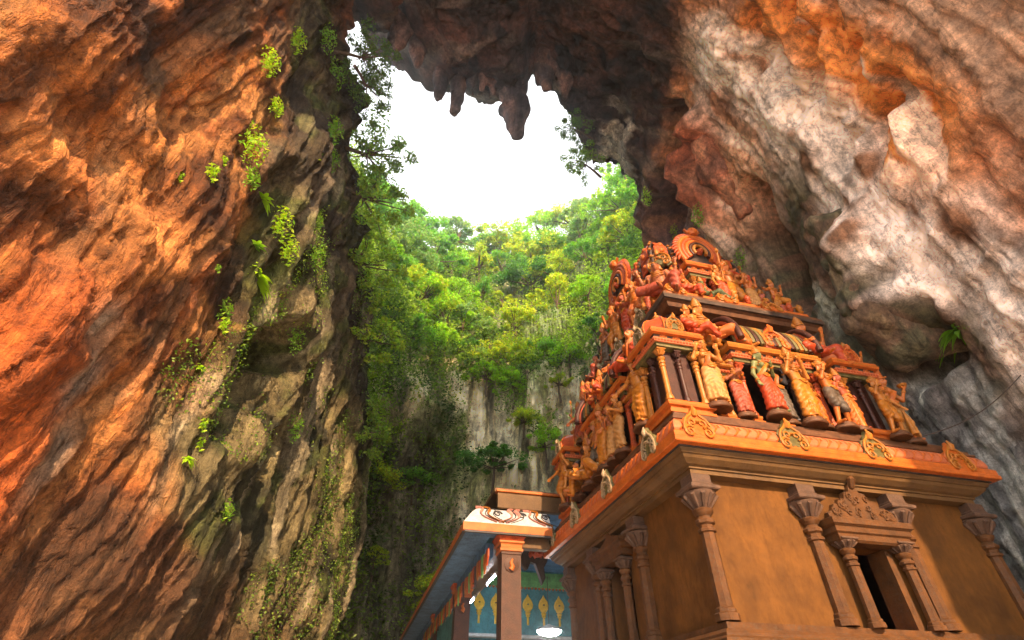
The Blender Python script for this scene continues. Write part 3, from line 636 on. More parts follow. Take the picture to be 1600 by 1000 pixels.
def corner_pavilion(cx, cy, hw=.48, z=6.62, cols=(P_gold, P_purple), roofm=P_red, med=None):
    p = empty('corner_pavilion', (0, 0, 0), 0, shrine)
    x0, x1, y0, y1 = cx-hw, cx+hw, cy-hw, cy+hw
    MB().ring([(.04,z),(.04,z+.06),(.0,z+.08),(.0,z+.13),(.06,z+.16),(.07,z+.2),(.07,z+.25),(.02,z+.27),(-.02,z+.33)], x0, x1, y0, y1).build('base', P_orange, p)
    MB().box((cx, cy, z+1.0), (hw*1.35, hw*1.35, 1.5)).build('core', P_purple, p)
    for ix in (-1, 0, 1):
        for iy in (-1, 0, 1):
            if (ix, iy) == (0, 0) or (ix == 1 and iy == 1): continue
            mat = cols[0] if (ix != 0 and iy != 0) else cols[1]
            mini_col(p, cx+ix*(hw-.07), cy+iy*(hw-.07), z+.32, 1.32, .062 if mat is cols[0] else .05, mat)
    entablature(p, x0, x1, y0, y1, z+1.64)
    dm = MB(); rows = [(hw*1.0,0),(hw*1.05,.06),(hw*1.1,.15),(hw*1.08,.27),(hw*.95,.42),(hw*.72,.54),(hw*.42,.62),(hw*.15,.66)]
    dm.lathe([(r*1.18, q) for r, q in rows], (cx, cy, z+2.1), n=8, rot=math.pi/8); roof = dm.build('dome', roofm, p, 20)
    rb = MB()
    for i in range(8):
        a = math.pi/8+i*math.pi/4; rb.tube([(cx+r*1.2*math.cos(a), cy+r*1.2*math.sin(a), z+2.1+q) for r, q in rows], .022, 5)
    rb.build('dome_ribs', P_orange, p, 50)['kind'] = 'stuff'
    f = MB().lathe([(.05,0),(.09,.04),(.05,.08),(.1,.13),(.11,.19),(.05,.25),(.02,.3),(.03,.34),(.0,.4)], (cx, cy, z+2.74), n=12); f.build('finial', P_gold, p, 40)
    med = med or med_gold
    medallion(med, p, (cx, cy-hw*1.22, z+2.1), 0, .72, .05); medallion(med_pale, p, (cx-hw*1.22, cy, z+2.1), -math.pi/2, .72, .05)
corner_pavilion(.10, .16); corner_pavilion(4.90, .20, .50, 6.60, (P_gold, P_purple), P_orange, med_red)
corner_pavilion(.14, 6.35, .46, 6.62, (P_gold, P_red), P_red)
# little niches between pavilion and porch
def niche(x, y, rz):
    p = empty('niche', (x, y, 6.64), rz, shrine)
    m = MB(); m.box((0, 0, .06), (.46, .3, .12), bev=.02); m.box((0, 0, .16), (.38, .26, .09), bev=.02); m.build('base', P_orange, p)
    m = MB(); m.box((0, .08, .7), (.34, .14, 1.0)); m.build('panel', P_dark, p)
    for s_ in (-1, 1): mini_col(p, s_*.16, -.05, .2, 1.0, .045, P_gold)
    entablature(p, -.2, .2, -.1, .12, 1.18, .55, P_gold)
    m = MB(); m.lathe([(.24,0),(.26,.06),(.22,.18),(.1,.28),(.02,.34)], (0, 0, 1.42), n=12); m.build('dome', P_gold, p, 40)
niche(1.04, -.08, 0); niche(-.08, 1.35, -math.pi/2)
# open porches in the middle of each face
def porch(face):
    p = empty('porch', (0, 0, 0), 0, shrine)
    if face == 0: x0, x1, y0, y1 = 1.62, 3.80, -.22, .5
    else: x0, x1, y0, y1 = -.22, .5, 1.75, 4.3
    MB().ring([(.0,8.22),(.02,8.24)], x0, x1, y0, y1).build('ceiling', P_dark, p)
    entablature(p, x0, x1, y0, y1, 8.25, 1.05, P_gold if face == 0 else P_orange)
    for t in (0, .36, .66, 1):
        x, y = (x0+.08+t*(x1-x0-.16), y0+.06) if face == 0 else (x0+.06, y0+.08+t*(y1-y0-.16))
        b = MB().ring([(.11,6.64),(.11,6.72),(.07,6.75),(.09,6.79),(.09,6.84),(.04,6.87)], x-.02, x+.02, y-.02, y+.02); b.build('column_base', P_orange, p)
        mini_col(p, x, y, 6.86, 1.40, .068, P_red if t in (0, 1) else P_purple)
    # ribbed barrel roof with horseshoe ends
    zc = 8.80; rad = .62; n = 15
    v = empty('barrel_roof', (0, 0, 0), 0, p)
    L0, L1 = (x0+.25, x1+.12) if face == 0 else (y0+.1, y1+.1); cy = .32
    arc = [(rad*1.05*math.cos(math.pi*i/12), rad*1.35*math.sin(math.pi*i/12)) for i in range(13)]
    def P3(l, q): return (l, cy+q[0], zc+q[1]) if face == 0 else (cy+q[0], l, zc+q[1])
    m = MB(); V = [P3(L0, q) for q in arc]+[P3(L1, q) for q in arc]
    m.add(V, [(i, i+1, 13+i+1, 13+i) for i in range(12)]+[tuple(range(13)), tuple(range(25, 12, -1))]); m.build('vault', P_dark, v)
    nr = 16
    for k in range(nr):
        l = L0+.12+(L1-L0-.24)*k/(nr-1)
        m = MB(); m.tube([P3(l, (q[0]*1.04, q[1]*1.04)) for q in arc], .055, 6); m.build('rib', (P_green, P_gold, P_green, P_purple)[k % 4], v, 60)
    for l in (L0, L1):
        for j, (sc, mt) in enumerate(((1.22, P_purple), (1.08, P_red), (.9, P_green), (.7, P_purple), (.5, P_gold))):
            m = MB(); m.tube([P3(l+(-.06 if l == L0 else .06)*(1-.15*j), (q[0]*sc, q[1]*sc)) for q in arc], .085-.01*j, 7); m.build('gable_arch', mt, v, 60)
    mp = (L0+L1)/2
    if face == 0: medallion(med_red, v, (mp, cy-rad*1.05, zc-.02), 0, 1.15, -.15)
    else: medallion(med_red, v, (cy-rad*1.05, mp, zc-.02), -math.pi/2, 1.15, 0)
    m = MB()
    for k in range(7):
        q = P3(L0+.2+(L1-L0-.4)*k/6, (0, rad*1.38)); m.lathe([(.03,0),(.07,.03),(.035,.07),(.075,.11),(.06,.17),(.01,.24)], q, n=9)
    m.build('ridge_finials', P_red, v, 40)['kind'] = 'stuff'
porch(0); porch(1)
# small half roofs filling the corners of the storey
MB().ring([(.0,8.7),(.1,8.74),(.1,8.86),(.02,8.9),(-.15,9.0),(-.2,9.6),(-.1,9.66),(-.1,9.8),(-.25,9.9),(-.28,10.5)], .7, 5.6, .6, 6.2).build('upper_wall', P_purple, shrine)
# ---------------------------------------------------------------- second storey slab, neck and crowning dome
sx0, sx1, sy0, sy1 = .95, 5.45, .68, 6.0
MB().ring([(-.1,10.45),(.1,10.5),(.14,10.62),(.2,10.66)], sx0, sx1, sy0, sy1).build('slab_soffit', P_brown, shrine)
MB().ring([(.15,10.66),(.26,10.67),(.27,10.78),(.22,10.80)], sx0, sx1, sy0, sy1).build('slab_edge', P_dark, shrine)
MB().ring([(.2,10.795),(.25,10.80),(.25,10.85),(.19,10.88),(.19,10.95),(.12,11.0),(.06,11.06)], sx0, sx1, sy0, sy1).build('slab_top', P_brown, shrine)
MB().ring([(.05,11.055),(.07,11.08),(.07,11.16),(.0,11.2),(-.1,11.22)], sx0, sx1, sy0, sy1).build('slab_moulding', P_orange, shrine)
for x in (1.15, 2.75, 4.2): medallion(med_or, shrine, (x, sy0-.2, 10.9), 0, 1.0, -.35)
for y in (1.9, 3.4, 4.9): medallion(med_pale, shrine, (sx0-.2, y, 10.9), -math.pi/2, .9)
cx, cy = 3.15, 3.32; hw = 1.28
neck = empty('tower_neck', (0, 0, 0), 0, shrine)
MB().ring([(.2,11.1),(.2,11.35),(.12,11.4),(.15,11.5),(.0,11.6)], cx-hw, cx+hw, cy-hw, cy+hw).build('base', P_red, neck)
MB().box((cx, cy, 12.2), (hw*1.7, hw*1.7, 1.5)).build('core', P_dark, neck)
for i in range(5):
    t = -1+i*.5
    for (x, y) in ((cx+t*(hw-.1), cy-hw+.1), (cx-hw+.1, cy+t*(hw-.1))): mini_col(neck, x, y, 11.55, 1.3, .075, P_purple if i % 2 else P_red)
entablature(neck, cx-hw, cx+hw, cy-hw, cy+hw, 12.78, 1.2)
dome = empty('crowning_dome', (0, 0, 0), 0, shrine)
DZ0 = 13.3; rows = [(1.42,0),(1.52,.12),(1.60,.38),(1.60,.7),(1.50,1.08),(1.30,1.45),(1.0,1.78),(.62,2.02),(.25,2.16)]
def sq(r, n=9):
    pts = []
    for k in range(4):
        for i in range(n-1):
            t = -1+2*i/(n-1); e = .10*r*abs(t)**5
            q = [(t*r, -r+e), (r-e, t*r), (-t*r, r-e), (-r+e, -t*r)][k]; pts.append(q)
    return pts
m = MB(); V = []; nn = len(sq(1))
for r, z in rows: V += [(cx+p[0], cy+p[1], DZ0+z) for p in sq(r)]
F = [(k*nn+i, k*nn+(i+1) % nn, (k+1)*nn+(i+1) % nn, (k+1)*nn+i) for k in range(len(rows)-1) for i in range(nn)]+[tuple((len(rows)-1)*nn+i for i in range(nn))]
m.add(V, F); m.build('shell', P_purple, dome, 25)
ribp = [(-1,-1),(-.5,-1),(0,-1),(.5,-1),(1,-1),(-1,-.5),(-1,0),(-1,.5),(-1,1)]
for (ux, uy) in ribp:
    m = MB(); m.tube([(cx+ux*r*1.01, cy+uy*r*1.01, DZ0+z) for r, z in rows], .05, 6); m.build('rib', P_dark, dome, 60)
    m = MB(); 
    for r, z in rows[:7]: m.lathe([(0,-.05),(.05,-.03),(.065,0),(.05,.03),(0,.05)], (cx+ux*r*1.045, cy+uy*r*1.045, DZ0+z), n=7)
    m.build('rib_beads', P_gold, dome, 60)['kind'] = 'stuff'
for (ux, uy) in [(-.75,-1),(-.25,-1),(.25,-1),(.75,-1),(-1,-.75),(-1,-.25),(-1,.25),(-1,.75)]:
    for (r, z, s_) in ((1.585,.30,.27),(1.575,.80,.25),(1.36,1.34,.2)):
        ax = (1,0,0) if uy == -1 else (0,-1,0); o = Vector((cx+ux*r*1.012, cy+uy*r*1.012, DZ0+z))
        upv = Vector((0, 0, 1)) if z < 1 else (Vector((0, .45, 1)).normalized() if uy == -1 else Vector((.45, 0, 1)).normalized())
        m = MB(); m.prism([(-s_,-.2),(s_,-.2),(s_,.2),(-s_,.2)], o, ax, upv, .05, .02); pn = m.build('panel', P_red, dome)
        m = MB(); nrm = Vector(ax).cross(upv); 
        m.tube([o+nrm*.04, o+nrm*.1, o+nrm*.13], [.11, .09, .03], 9); m.build('boss', P_orange, dome, 50)
def gable(name, o, ax, R0):
    """big horseshoe gable with rolled arches, flame edge and a crowning face"""
    g_ = empty(name, (0, 0, 0), 0, dome); o = Vector(o); ax = Vector(ax); up = Vector((0, 0, 1)); nr = ax.cross(up)
    def pt(r, a, h=0, sc=1.0): return o+ax*(r*math.cos(a))+up*(r*math.sin(a)*1.08)+nr*h
    A = [R(-38+256*i/28) for i in range(29)]
    m = MB(); m.prism([(R0*.97*math.cos(a), R0*.97*math.sin(a)*1.08) for a in A], o-nr*.12, ax, up, .16); m.build('back_plate', P_dark, g_)
    for j, (k, th, mt) in enumerate(((1.0,.10,P_orange),(.82,.085,P_red),(.65,.08,P_orange),(.48,.07,P_purple),(.32,.06,P_gold))):
        m = MB(); m.tube([pt(R0*k, a, .05+.03*j) for a in A], th*R0/.75, 8); m.build('rolled_arch', mt, g_, 60)
    m = MB()
    for i in range(2, 27):
        a = A[i]; m.tube([pt(R0*1.08, a, .04), pt(R0*1.2, a+.06, .05), pt(R0*1.32, a+.16, .03)], [.075, .055, .012], 6)
    m.build('flame_edge', P_red, g_, 60)['kind'] = 'stuff'
    m = MB(); c = pt(R0*1.3, math.pi/2, .08)
    m.tube([c-up*.12, c, c+up*.12, c+up*.25], [.14, .2, .17, .05], 9)
    for s_ in (-1, 1):
        m.tube([c+ax*(s_*.08)+nr*.14, c+ax*(s_*.10)+nr*.19], [.05, .02], 6); m.tube([c+ax*(s_*.15), c+ax*(s_*.28)+up*.1, c+ax*(s_*.22)+up*.22], [.06, .05, .01], 6)
    m.build('crest_face', P_orange, g_, 50)
    m = MB(); m.tube([o+nr*.1, o+nr*.25], [R0*.2, R0*.1], 10); m.build('boss', P_red, g_, 50)
gable('front_gable', (cx-.02, cy-1.86, 13.98), (1,0,0), .70)
gable('side_gable', (cx-1.9, cy+.15, 13.98), (0,-1,0), .70)
for (x, y, ax) in ((cx-1.5, cy-1.62, (1,0,0)),): medallion(med_gold, dome, (cx-1.42, cy-1.66, 13.25), -math.pi/4, 1.25, -.1)
def gable_niche(x0, x1, y0, y1, face):
    g_ = empty('gable_niche', (0, 0, 0), 0, shrine)
    MB().ring([(.1,11.2),(.1,11.36),(.04,11.4),(.06,11.5),(.0,11.55)], x0, x1, y0, y1).build('base', P_orange, g_)
    MB().box(((x0+x1)/2+(.1 if face else 0), (y0+y1)/2+(0 if face else .1), 12.2), (x1-x0-.2, y1-y0-.2, 1.4)).build('core', P_dark, g_)
    for t in (0, .33, .67, 1):
        x, y = (x0+.08+t*(x1-x0-.16), y0+.06) if not face else (x0+.06, y0+.08+t*(y1-y0-.16))
        mini_col(g_, x, y, 11.52, 1.25, .06, P_gold if t in (0, 1) else P_red)
    entablature(g_, x0, x1, y0, y1, 12.76, 1.25, P_orange)
gable_niche(cx-.62, cx+.58, cy-1.95, cy-1.2, 0); gable_niche(cx-2.0, cx-1.2, cy-.45, cy+.75, 1)
# small carved scrolls and buds set on the ledges between the larger ornaments
bud = MB().lathe([(.06,0),(.09,.04),(.05,.09),(.09,.15),(.10,.22),(.05,.3),(.01,.36)], n=9).mesh('ledge_bud', P_gold, 45); bud2 = MB().lathe([(.06,0),(.09,.04),(.05,.09),(.09,.15),(.10,.22),(.05,.3),(.01,.36)], n=9).mesh('ledge_bud', P_red, 45)
for i, x in enumerate((1.5, 1.95, 2.35, 3.2, 3.6, 4.6, 5.0, 5.35)): inst('ledge_bud', bud if i % 2 else bud2, shrine, (x, sy0-.02, 11.2))
for i in range(10): inst('ledge_bud', bud2 if i % 2 else bud, shrine, (sx0-.02, 1.3+i*.48, 11.2))
for x in (.85, 1.2, 1.45, 4.0, 4.25): inst('ledge_bud', bud, shrine, (x, -.1, 8.74))
for (dx, dy) in ((0,0),(-.75,0),(.75,0)):
    m = MB(); m.lathe([(.16,0),(.2,.06),(.1,.12),(.22,.24),(.25,.36),(.18,.48),(.07,.56),(.12,.62),(.05,.72),(.02,.9)], (cx+dx, cy+dy, DZ0+2.12-.28*(dx != 0)), n=12); m.build('finial', P_orange, dome, 40)
# ---------------------------------------------------------------- painted plaster statues
def sd_cap(P, a, b, r0, r1, sy=1.0):
    a = np.asarray(a, np.float32); b = np.asarray(b, np.float32); k = np.array([1, 1/sy, 1], np.float32)
    pa = (P-a)*k; ba = (b-a)*k; h = np.clip((pa @ ba)/max(float(ba @ ba), 1e-6), 0, 1)
    return np.linalg.norm(pa-h[..., None]*ba, axis=-1)-(r0+(r1-r0)*h)
def sd_ell(P, c, r):
    r = np.asarray(r, np.float32); q = (P-np.asarray(c, np.float32))/r; l = np.linalg.norm(q, axis=-1)
    return (l-1)*float(r.min())
def smin(a, b, k):
    h = np.maximum(k-np.abs(a-b), 0)/k; return np.minimum(a, b)-h*h*k*.25
def field_mesh(name, fn, lo, hi, h, mat):
    ax = [np.arange(lo[i]-2*h, hi[i]+3*h, h, dtype=np.float32) for i in range(3)]
    P = np.stack(np.meshgrid(*ax, indexing='ij'), -1)
    V, Q = surface_nets(fn(P), (ax[0][0], ax[1][0], ax[2][0]), h)
    return np_mesh(name, V, Q, mat, True)
def v3(*a): return np.array(a, float)
SKIN = dict(ochre=painted('ochre_skin_paint', (0.46,0.165,0.03), .27, .3, 9, .2, (.2,.08,.02), .35), orange=painted('orange_skin_paint', (0.45,0.125,0.021), .27, .3, 9, .2, (.2,.06,.02), .35),
            brown=painted('brown_skin_paint', (0.3096,0.0963,0.0353), .34, .25, 9, .2, (.1,.04,.02), .4), green=painted('green_skin_paint', (0.1720,0.1806,0.0645), .36, .25, 9, .2, (.06,.05,.02), .4),
            blue=painted('slate_skin_paint', (0.1462,0.1290,0.1204), .36, .25, 9, .2), cream=painted('cream_skin_paint', (0.48,0.24,0.07), .36, .2, 9, .2, (.3,.14,.05), .35), red=painted('russet_skin_paint', (0.3612,0.0740,0.0292), .34, .25, 9, .2))
CLOTH = dict(yellow=painted('yellow_cloth_paint', (0.42,0.145,0.016), .3, .3, 8, .25, (.25,.1,.02), .4), red=painted('crimson_cloth_paint', (0.4,0.052,0.014), .36, .25, 8, .25, (.25,.03,.02), .4), cream=painted('cream_cloth_paint', (0.44,0.205,0.06), .4, .22, 8, .25, (.25,.13,.05), .45),
             dark=painted('charcoal_cloth_paint', (0.0989,0.0731,0.0516), .42, .3, 8, .25), green=painted('bottle_green_cloth_paint', (0.0774,0.0989,0.0387), .4, .3, 8, .25), orange=painted('orange_cloth_paint', (0.4300,0.1032,0.0163), .36, .25, 8, .25, (.22,.07,.02), .4), russet=painted('russet_cloth_paint', (0.3096,0.0559,0.0258), .38, .25, 8, .25))
P_black = painted('black_hair_paint', (0.020,0.016,0.014), .4, .4, 9, .2)
STATUES = {}
def hand_parts(c, d, curl=.5):
    """palm and five fingers from wrist c along d"""
    d = d/np.linalg.norm(d); a = v3(0, -1, 0) if abs(d[1]) < .8 else v3(1, 0, 0); sd = np.cross(d, a); sd /= np.linalg.norm(sd); nn = np.cross(sd, d)
    out = [(c, c+d*.075, .034, .04)]
    for i, l in enumerate((.062, .075, .07, .055)):
        b0 = c+d*.085+sd*(.034*(i-1.5)*.95); b1 = b0+d*l*.55; b2 = b1+(d*(1-curl)+nn*curl)*l*.6
        out += [(b0, b1, .0165, .0155), (b1, b2, .0155, .013)]
    t0 = c+d*.03-sd*.035; out += [(t0, t0+d*.03-sd*.04, .018, .016), (t0+d*.03-sd*.04, t0+d*.065-sd*.045, .016, .013)]
    return out
def figure(key, arms, legs='stand', sway=.04, female=False, cloth='dhoti', crown='tall', head_turn=0, extra=None):
    """returns dict part -> mesh; the body is one continuous skin, about 1.6 tall, faces -y. arms: [(side, elbow, hand)]"""
    if key in STATUES: return STATUES[key]
    seat = legs.startswith('sit')
    pz = .30 if seat else .90
    pel = v3(sway, 0, pz); ch = v3(-sway*.4, .0, pz+.30); nk = v3(-sway*.3, -.005, pz+.47); hd = v3(-sway*.1, -.02, pz+.635)
    caps = []
    shw = .165 if female else .185
    S = {s_: v3(ch[0]+s_*shw, .005, pz+.415) for s_ in (-1, 1)}
    if legs == 'stand': L = {-1: (v3(sway-.085,0,pz-.03), v3(-.10,-.035,.49), v3(-.09,0,.07)), 1: (v3(sway+.085,0,pz-.03), v3(.115,-.07,.47), v3(.13,-.03,.07))}
    elif legs == 'stride': L = {-1: (v3(sway-.085,0,pz-.03), v3(-.19,-.10,.50), v3(-.23,-.03,.07)), 1: (v3(sway+.085,0,pz-.03), v3(.2,-.05,.49), v3(.30,.05,.07))}
    elif legs == 'dance': L = {-1: (v3(-.085,0,pz-.03), v3(-.16,-.1,.52), v3(-.06,-.02,.07)), 1: (v3(.085,0,pz-.03), v3(.36,-.16,.80), v3(.30,-.2,.42))}
    elif legs == 'sit_side': L = {-1: (v3(-.1,-.05,pz-.05), v3(-.42,-.22,pz+.02), v3(-.05,-.32,pz-.12)), 1: (v3(.1,-.05,pz-.05), v3(.36,-.36,pz+.06), v3(.72,-.36,pz-.26))}
    else: L = {-1: (v3(-.1,-.05,pz-.05), v3(-.4,-.25,pz-.1), v3(.04,-.34,pz-.17)), 1: (v3(.1,-.05,pz-.05), v3(.36,-.34,pz-.02), v3(.34,-.36,pz-.42))}
    prim = [('t', pel, ch, .135 if female else .125, .125 if female else .15), ('t', ch, nk-v3(0,0,.03), .14, .075), ('c', S[-1], S[1], .072, .072),
            ('c', nk-v3(0,0,.02), hd-v3(0,0,.03), .056, .053), ('e', hd+v3(0,.012,.02), (.088,.102,.115)), ('c', hd+v3(0,-.03,-.055), hd+v3(0,-.055,-.07), .058, .04),
            ('c', hd+v3(0,-.098,.02), hd+v3(0,-.122,-.018), .012, .019), ('c', hd+v3(-.02,-.095,-.05), hd+v3(.02,-.095,-.05), .012, .012)]
    for s_ in (-1, 1):
        prim += [('c', hd+v3(s_*.09,.01,.02), hd+v3(s_*.10,.015,-.075), .022, .026), ('e', hd+v3(s_*.036,-.085,.018), (.022,.014,.014))]
        if female: prim.append(('e', ch+v3(s_*.072,-.105,.03), (.068,.065,.068)))
    for s_, el, ha in arms:
        el = np.asarray(el, float)+v3(0,0,pz-.9); ha = np.asarray(ha, float)+v3(0,0,pz-.9)
        prim += [('c', S[s_], el, .058, .046), ('c', el, ha, .046, .033)]
        prim += [('f',)+q for q in hand_parts(ha, ha-el, .55)]
    legp = []
    for s_ in (-1, 1):
        a, b, c = L[s_]; ft = c+v3(s_*.03, -.15, -.035) if c[2] < .2 else c+v3(s_*.03, -.12, -.06)
        legp += [('c', a, b, .098, .066), ('c', b, c, .066, .042), ('c', c+v3(0,.02,-.03), ft, .04, .03)]
    prim += legp
    pts = np.array([q for p in prim for q in (p[1:3] if p[0] != 'e' else (p[1], p[1]))]); lo = pts.min(0)-.14; hi = pts.max(0)+.14
    def fn(P):
        D = None
        for p in prim:
            if p[0] == 'e': d_ = sd_ell(P, p[1], p[2])
            elif p[0] == 't': d_ = sd_cap(P, p[1], p[2], p[3], p[4], .72)
            else: d_ = sd_cap(P, p[1], p[2], p[3], p[4])
            D = d_ if D is None else smin(D, d_, .006 if p[0] == 'f' else .035)
        return D
    res = {}
    res['body'] = field_mesh('body', fn, lo, hi, .0185, None)
    # garment
    if cloth:
        cp = []
        for s_ in (-1, 1):
            a, b, c = L[s_]
            e_ = c*.82+b*.18 if cloth != 'short' else b*.8+a*.2
            cp += [(a, b, .132, .105 if cloth != 'short' else .125)]+([(b, e_, .105, .10 if cloth == 'dhoti' else .13)] if cloth != 'short' else [])
        waist = pel+v3(0,0,.09)
        cp.append((pel-v3(0,0,.02), waist, .152, .138))
        if not seat and cloth != 'short':
            m0 = (L[-1][2]+L[1][2])/2
            cp.append((pel+v3(0,-.06,-.1), v3(m0[0], -.10, .13), .07, .075 if cloth == 'dhoti' else .12))
            if cloth == 'sari': cp.append((pel+v3(0,.0,-.2), v3(m0[0], -.0, .10), .15, .175))
        pts = np.array([q for p in cp for q in p[:2]]); lo2 = pts.min(0)-.2; hi2 = pts.max(0)+.2
        def fg(P):
            D = None
            for a, b, r0, r1 in cp:
                d_ = sd_cap(P, a, b, r0, r1, .85); D = d_ if D is None else smin(D, d_, .06)
            D = D+.011*np.sin(P[..., 2]*42+P[..., 0]*26*np.sign(P[..., 0])+np.sin(P[..., 0]*17)*1.2)*np.clip((waist[2]-.02-P[..., 2])*8, 0, 1)
            D = D+(.014*np.sin(P[..., 0]*75) if cloth == 'sari' else .008*np.sin(P[..., 0]*90))*np.clip((pel[2]-.25-P[..., 2])*3, 0, 1)
            top = P[..., 2]-(waist[2]+.03)
            bot = (.10-P[..., 2]) if not seat else -1+0*P[..., 2]
            return np.maximum(np.maximum(D, top), bot)
        res['garment'] = field_mesh('garment', fg, lo2, hi2, .0195, None)
        m = MB(); m.lathe([(.146,-.03),(.165,-.015),(.165,.02),(.146,.035)], waist+v3(0,0,-.01), n=18, sy=.86, caps=False)
        m.tube([waist+v3(-.1,-.12,-.02), waist+v3(-.04,-.15,-.1), waist+v3(.04,-.15,-.1), waist+v3(.1,-.12,-.02)], .018, 6)
        res['belt'] = m.mesh('belt', None, 50)
    # crown / hair / jewels
    m = MB(); h0 = hd+v3(0,.012,.055)
    if crown == 'tall': m.lathe([(.104,-.01),(.12,.0),(.12,.03),(.105,.04),(.112,.07),(.1,.085),(.105,.12),(.085,.135),(.09,.17),(.065,.19),(.066,.22),(.035,.25),(.04,.27),(.008,.31)], h0, n=14)
    elif crown == 'low': m.lathe([(.103,-.02),(.118,-.005),(.118,.03),(.108,.05),(.11,.09),(.07,.13),(.05,.14),(.06,.17),(.01,.2)], h0, n=14)
    elif crown == 'turban': m.lathe([(.10,-.02),(.13,.0),(.135,.04),(.115,.075),(.08,.1),(.02,.12)], h0, n=14)
    if crown:
        for s_ in (-1, 1): m.tube([h0+v3(s_*.1,.02,-.02), h0+v3(s_*.15,.03,.03), h0+v3(s_*.13,.03,.09)], [.02, .035, .008], 6)
        res['crown'] = m.mesh('crown', None, 45)
    m = MB(); m.lathe([(.03,-.1),(.085,-.09),(.104,-.02),(.108,.03),(.10,.075),(.06,.115),(.01,.125)], hd+v3(0,.034,.02), n=14, sx=.93)
    if not crown: m.lathe([(.01,-.06),(.06,-.04),(.07,0),(.05,.05),(.01,.06)], hd+v3(0,.09,.12), n=10)
    res['hair'] = m.mesh('hair', None, 60)
    m = MB()
    for s_ in (-1, 1): m.lathe([(0,-.009),(.013,-.005),(.013,.005),(0,.009)], hd+v3(s_*.036,-.099,.018), n=8, sy=.5)
    for s_ in (-1, 1): m.tube([hd+v3(s_*.015,-.1,.043), hd+v3(s_*.04,-.1,.053), hd+v3(s_*.066,-.082,.04)], .006, 5)
    res['eyes'] = m.mesh('eyes', None, 60)
    m = MB()
    for r, z, q in ((.085,.045,.016),(.115,-.015,.02),(.13,-.08,.016)):
        m.tube([nk+v3(r*math.cos(t), -.035+r*.75*math.sin(t)-.02, z-.05-.06*(1-math.sin(t))*0+(-.05 if math.sin(t) < 0 else 0)*abs(math.sin(t))) for t in [2*math.pi*i/16 for i in range(17)]], q, 6, cap=False)
    for s_, el, ha in arms:
        el = np.asarray(el, float)+v3(0,0,pz-.9); ha = np.asarray(ha, float)+v3(0,0,pz-.9)
        for p, q, rr_ in ((S[s_]*.45+el*.55, el, .066), (ha*.85+el*.15, ha, .05)):
            t = (q-p); t = t/np.linalg.norm(t); m.tube([p-t*.022, p-t*.02, p+t*.02, p+t*.022], [rr_*.6, rr_, rr_, rr_*.6], 10)
    for s_ in (-1, 1): m.lathe([(.0,-.03),(.028,-.02),(.03,0),(.015,.03)], hd+v3(s_*.107,.012,-.085), n=8)
    res['jewellery'] = m.mesh('jewellery', None, 50)
    if extra:
        m = MB(); extra(m, pz); res['held_object'] = m.mesh('held_object', None, 45)
    if female or cloth == 'sari':
        m = MB(); m.tube([S[1]+v3(.0,.05,.05), S[1]+v3(-.04,-.06,.04), ch+v3(.03,-.16,.02), pel+v3(-.1,-.14,.1), pel+v3(-.16,-.02,.02)], [.04, .05, .06, .055, .04], 7, flat=.45); res['sash'] = m.mesh('sash', None, 60)
    STATUES[key] = res; return res
def mirror(arms): return [(-s_, (-e[0], e[1], e[2]), (-h[0], h[1], h[2])) for s_, e, h in arms]
def statue(x, y, z, rz, key, skin, cloth, label, sc=1.0, base=True, crownm=None, base_h=.1, sash=None, flip=False):
    parts = STATUES[key]
    o = empty('statue', T2W(x, y, z), TH+rz, None, sc); tag(o, label, 'statue', 'painted statues on the temple tower')
    if flip: o.scale = (-sc, sc, sc)
    mats = dict(body=SKIN[skin], garment=CLOTH[cloth], belt=P_gold, crown=crownm or P_gold, hair=P_black, eyes=P_black, jewellery=P_gold, held_object=P_gold, sash=sash or CLOTH['orange'])
    for k, me in parts.items():
        c = inst(k, me, o)
        if k in ('jewellery', 'eyes'): c['kind'] = 'stuff'
        if len(me.materials) == 0: me.materials.append(mats[k])
        c.material_slots[0].link = 'OBJECT'; c.material_slots[0].material = mats[k]
    if base:
        m = MB(); m.lathe([(.27,-base_h),(.29,-base_h+.02),(.29,-.04),(.25,-.01),(.24,0.035)], n=18, sy=.8); m.build('pedestal', P_brown, o, 35)
    return o
down = lambda s_: (s_, (s_*.27, .02, 1.02), (s_*.28, -.06, .76))
up = lambda s_: (s_, (s_*.32, -.06, 1.14), (s_*.25, -.16, 1.36))
chest = lambda s_: (s_, (s_*.27, -.02, 1.05), (s_*.08, -.22, 1.16))
outw = lambda s_: (s_, (s_*.42, -.02, 1.16), (s_*.66, -.1, 1.06))
hip = lambda s_: (s_, (s_*.34, .03, 1.06), (s_*.19, -.1, .95))
figure('raised', [up(-1), up(1)], sway=.05, female=True, cloth='sari', crown='low')
figure('armdown', [down(-1), chest(1)], sway=-.04, female=True, cloth='sari', crown='low')
def flute(m, pz): m.tube([(-.42,-.2,pz+.56), (.1,-.17,pz+.58)], .014, 7)
figure('flute', [(-1,(-.33,-.08,1.1),(-.26,-.2,1.42)), (1,(.27,-.08,1.08),(.02,-.24,1.42))], sway=.06, cloth='dhoti', crown='tall', extra=flute)
def club(m, pz): m.tube([(.46,-.12,.05), (.45,-.12,.55), (.44,-.12,.72)], [.09, .045, .03], 8)
figure('guard', [(-1,(-.3,-.1,1.12),(-.24,-.2,1.36)), (1,(.36,.0,1.08),(.52,-.12,.86))], legs='stride', sway=.03, cloth='short', crown='low', extra=club)
def bowl_(m, pz): m.lathe([(.03,0),(.09,.03),(.11,.08),(.1,.085),(.02,.03)], (.36,-.24,1.36), n=12)
figure('offer', [hip(-1), (1,(.33,-.1,1.08),(.36,-.22,1.3))], sway=-.05, female=True, cloth='sari', crown='tall', extra=bowl_)
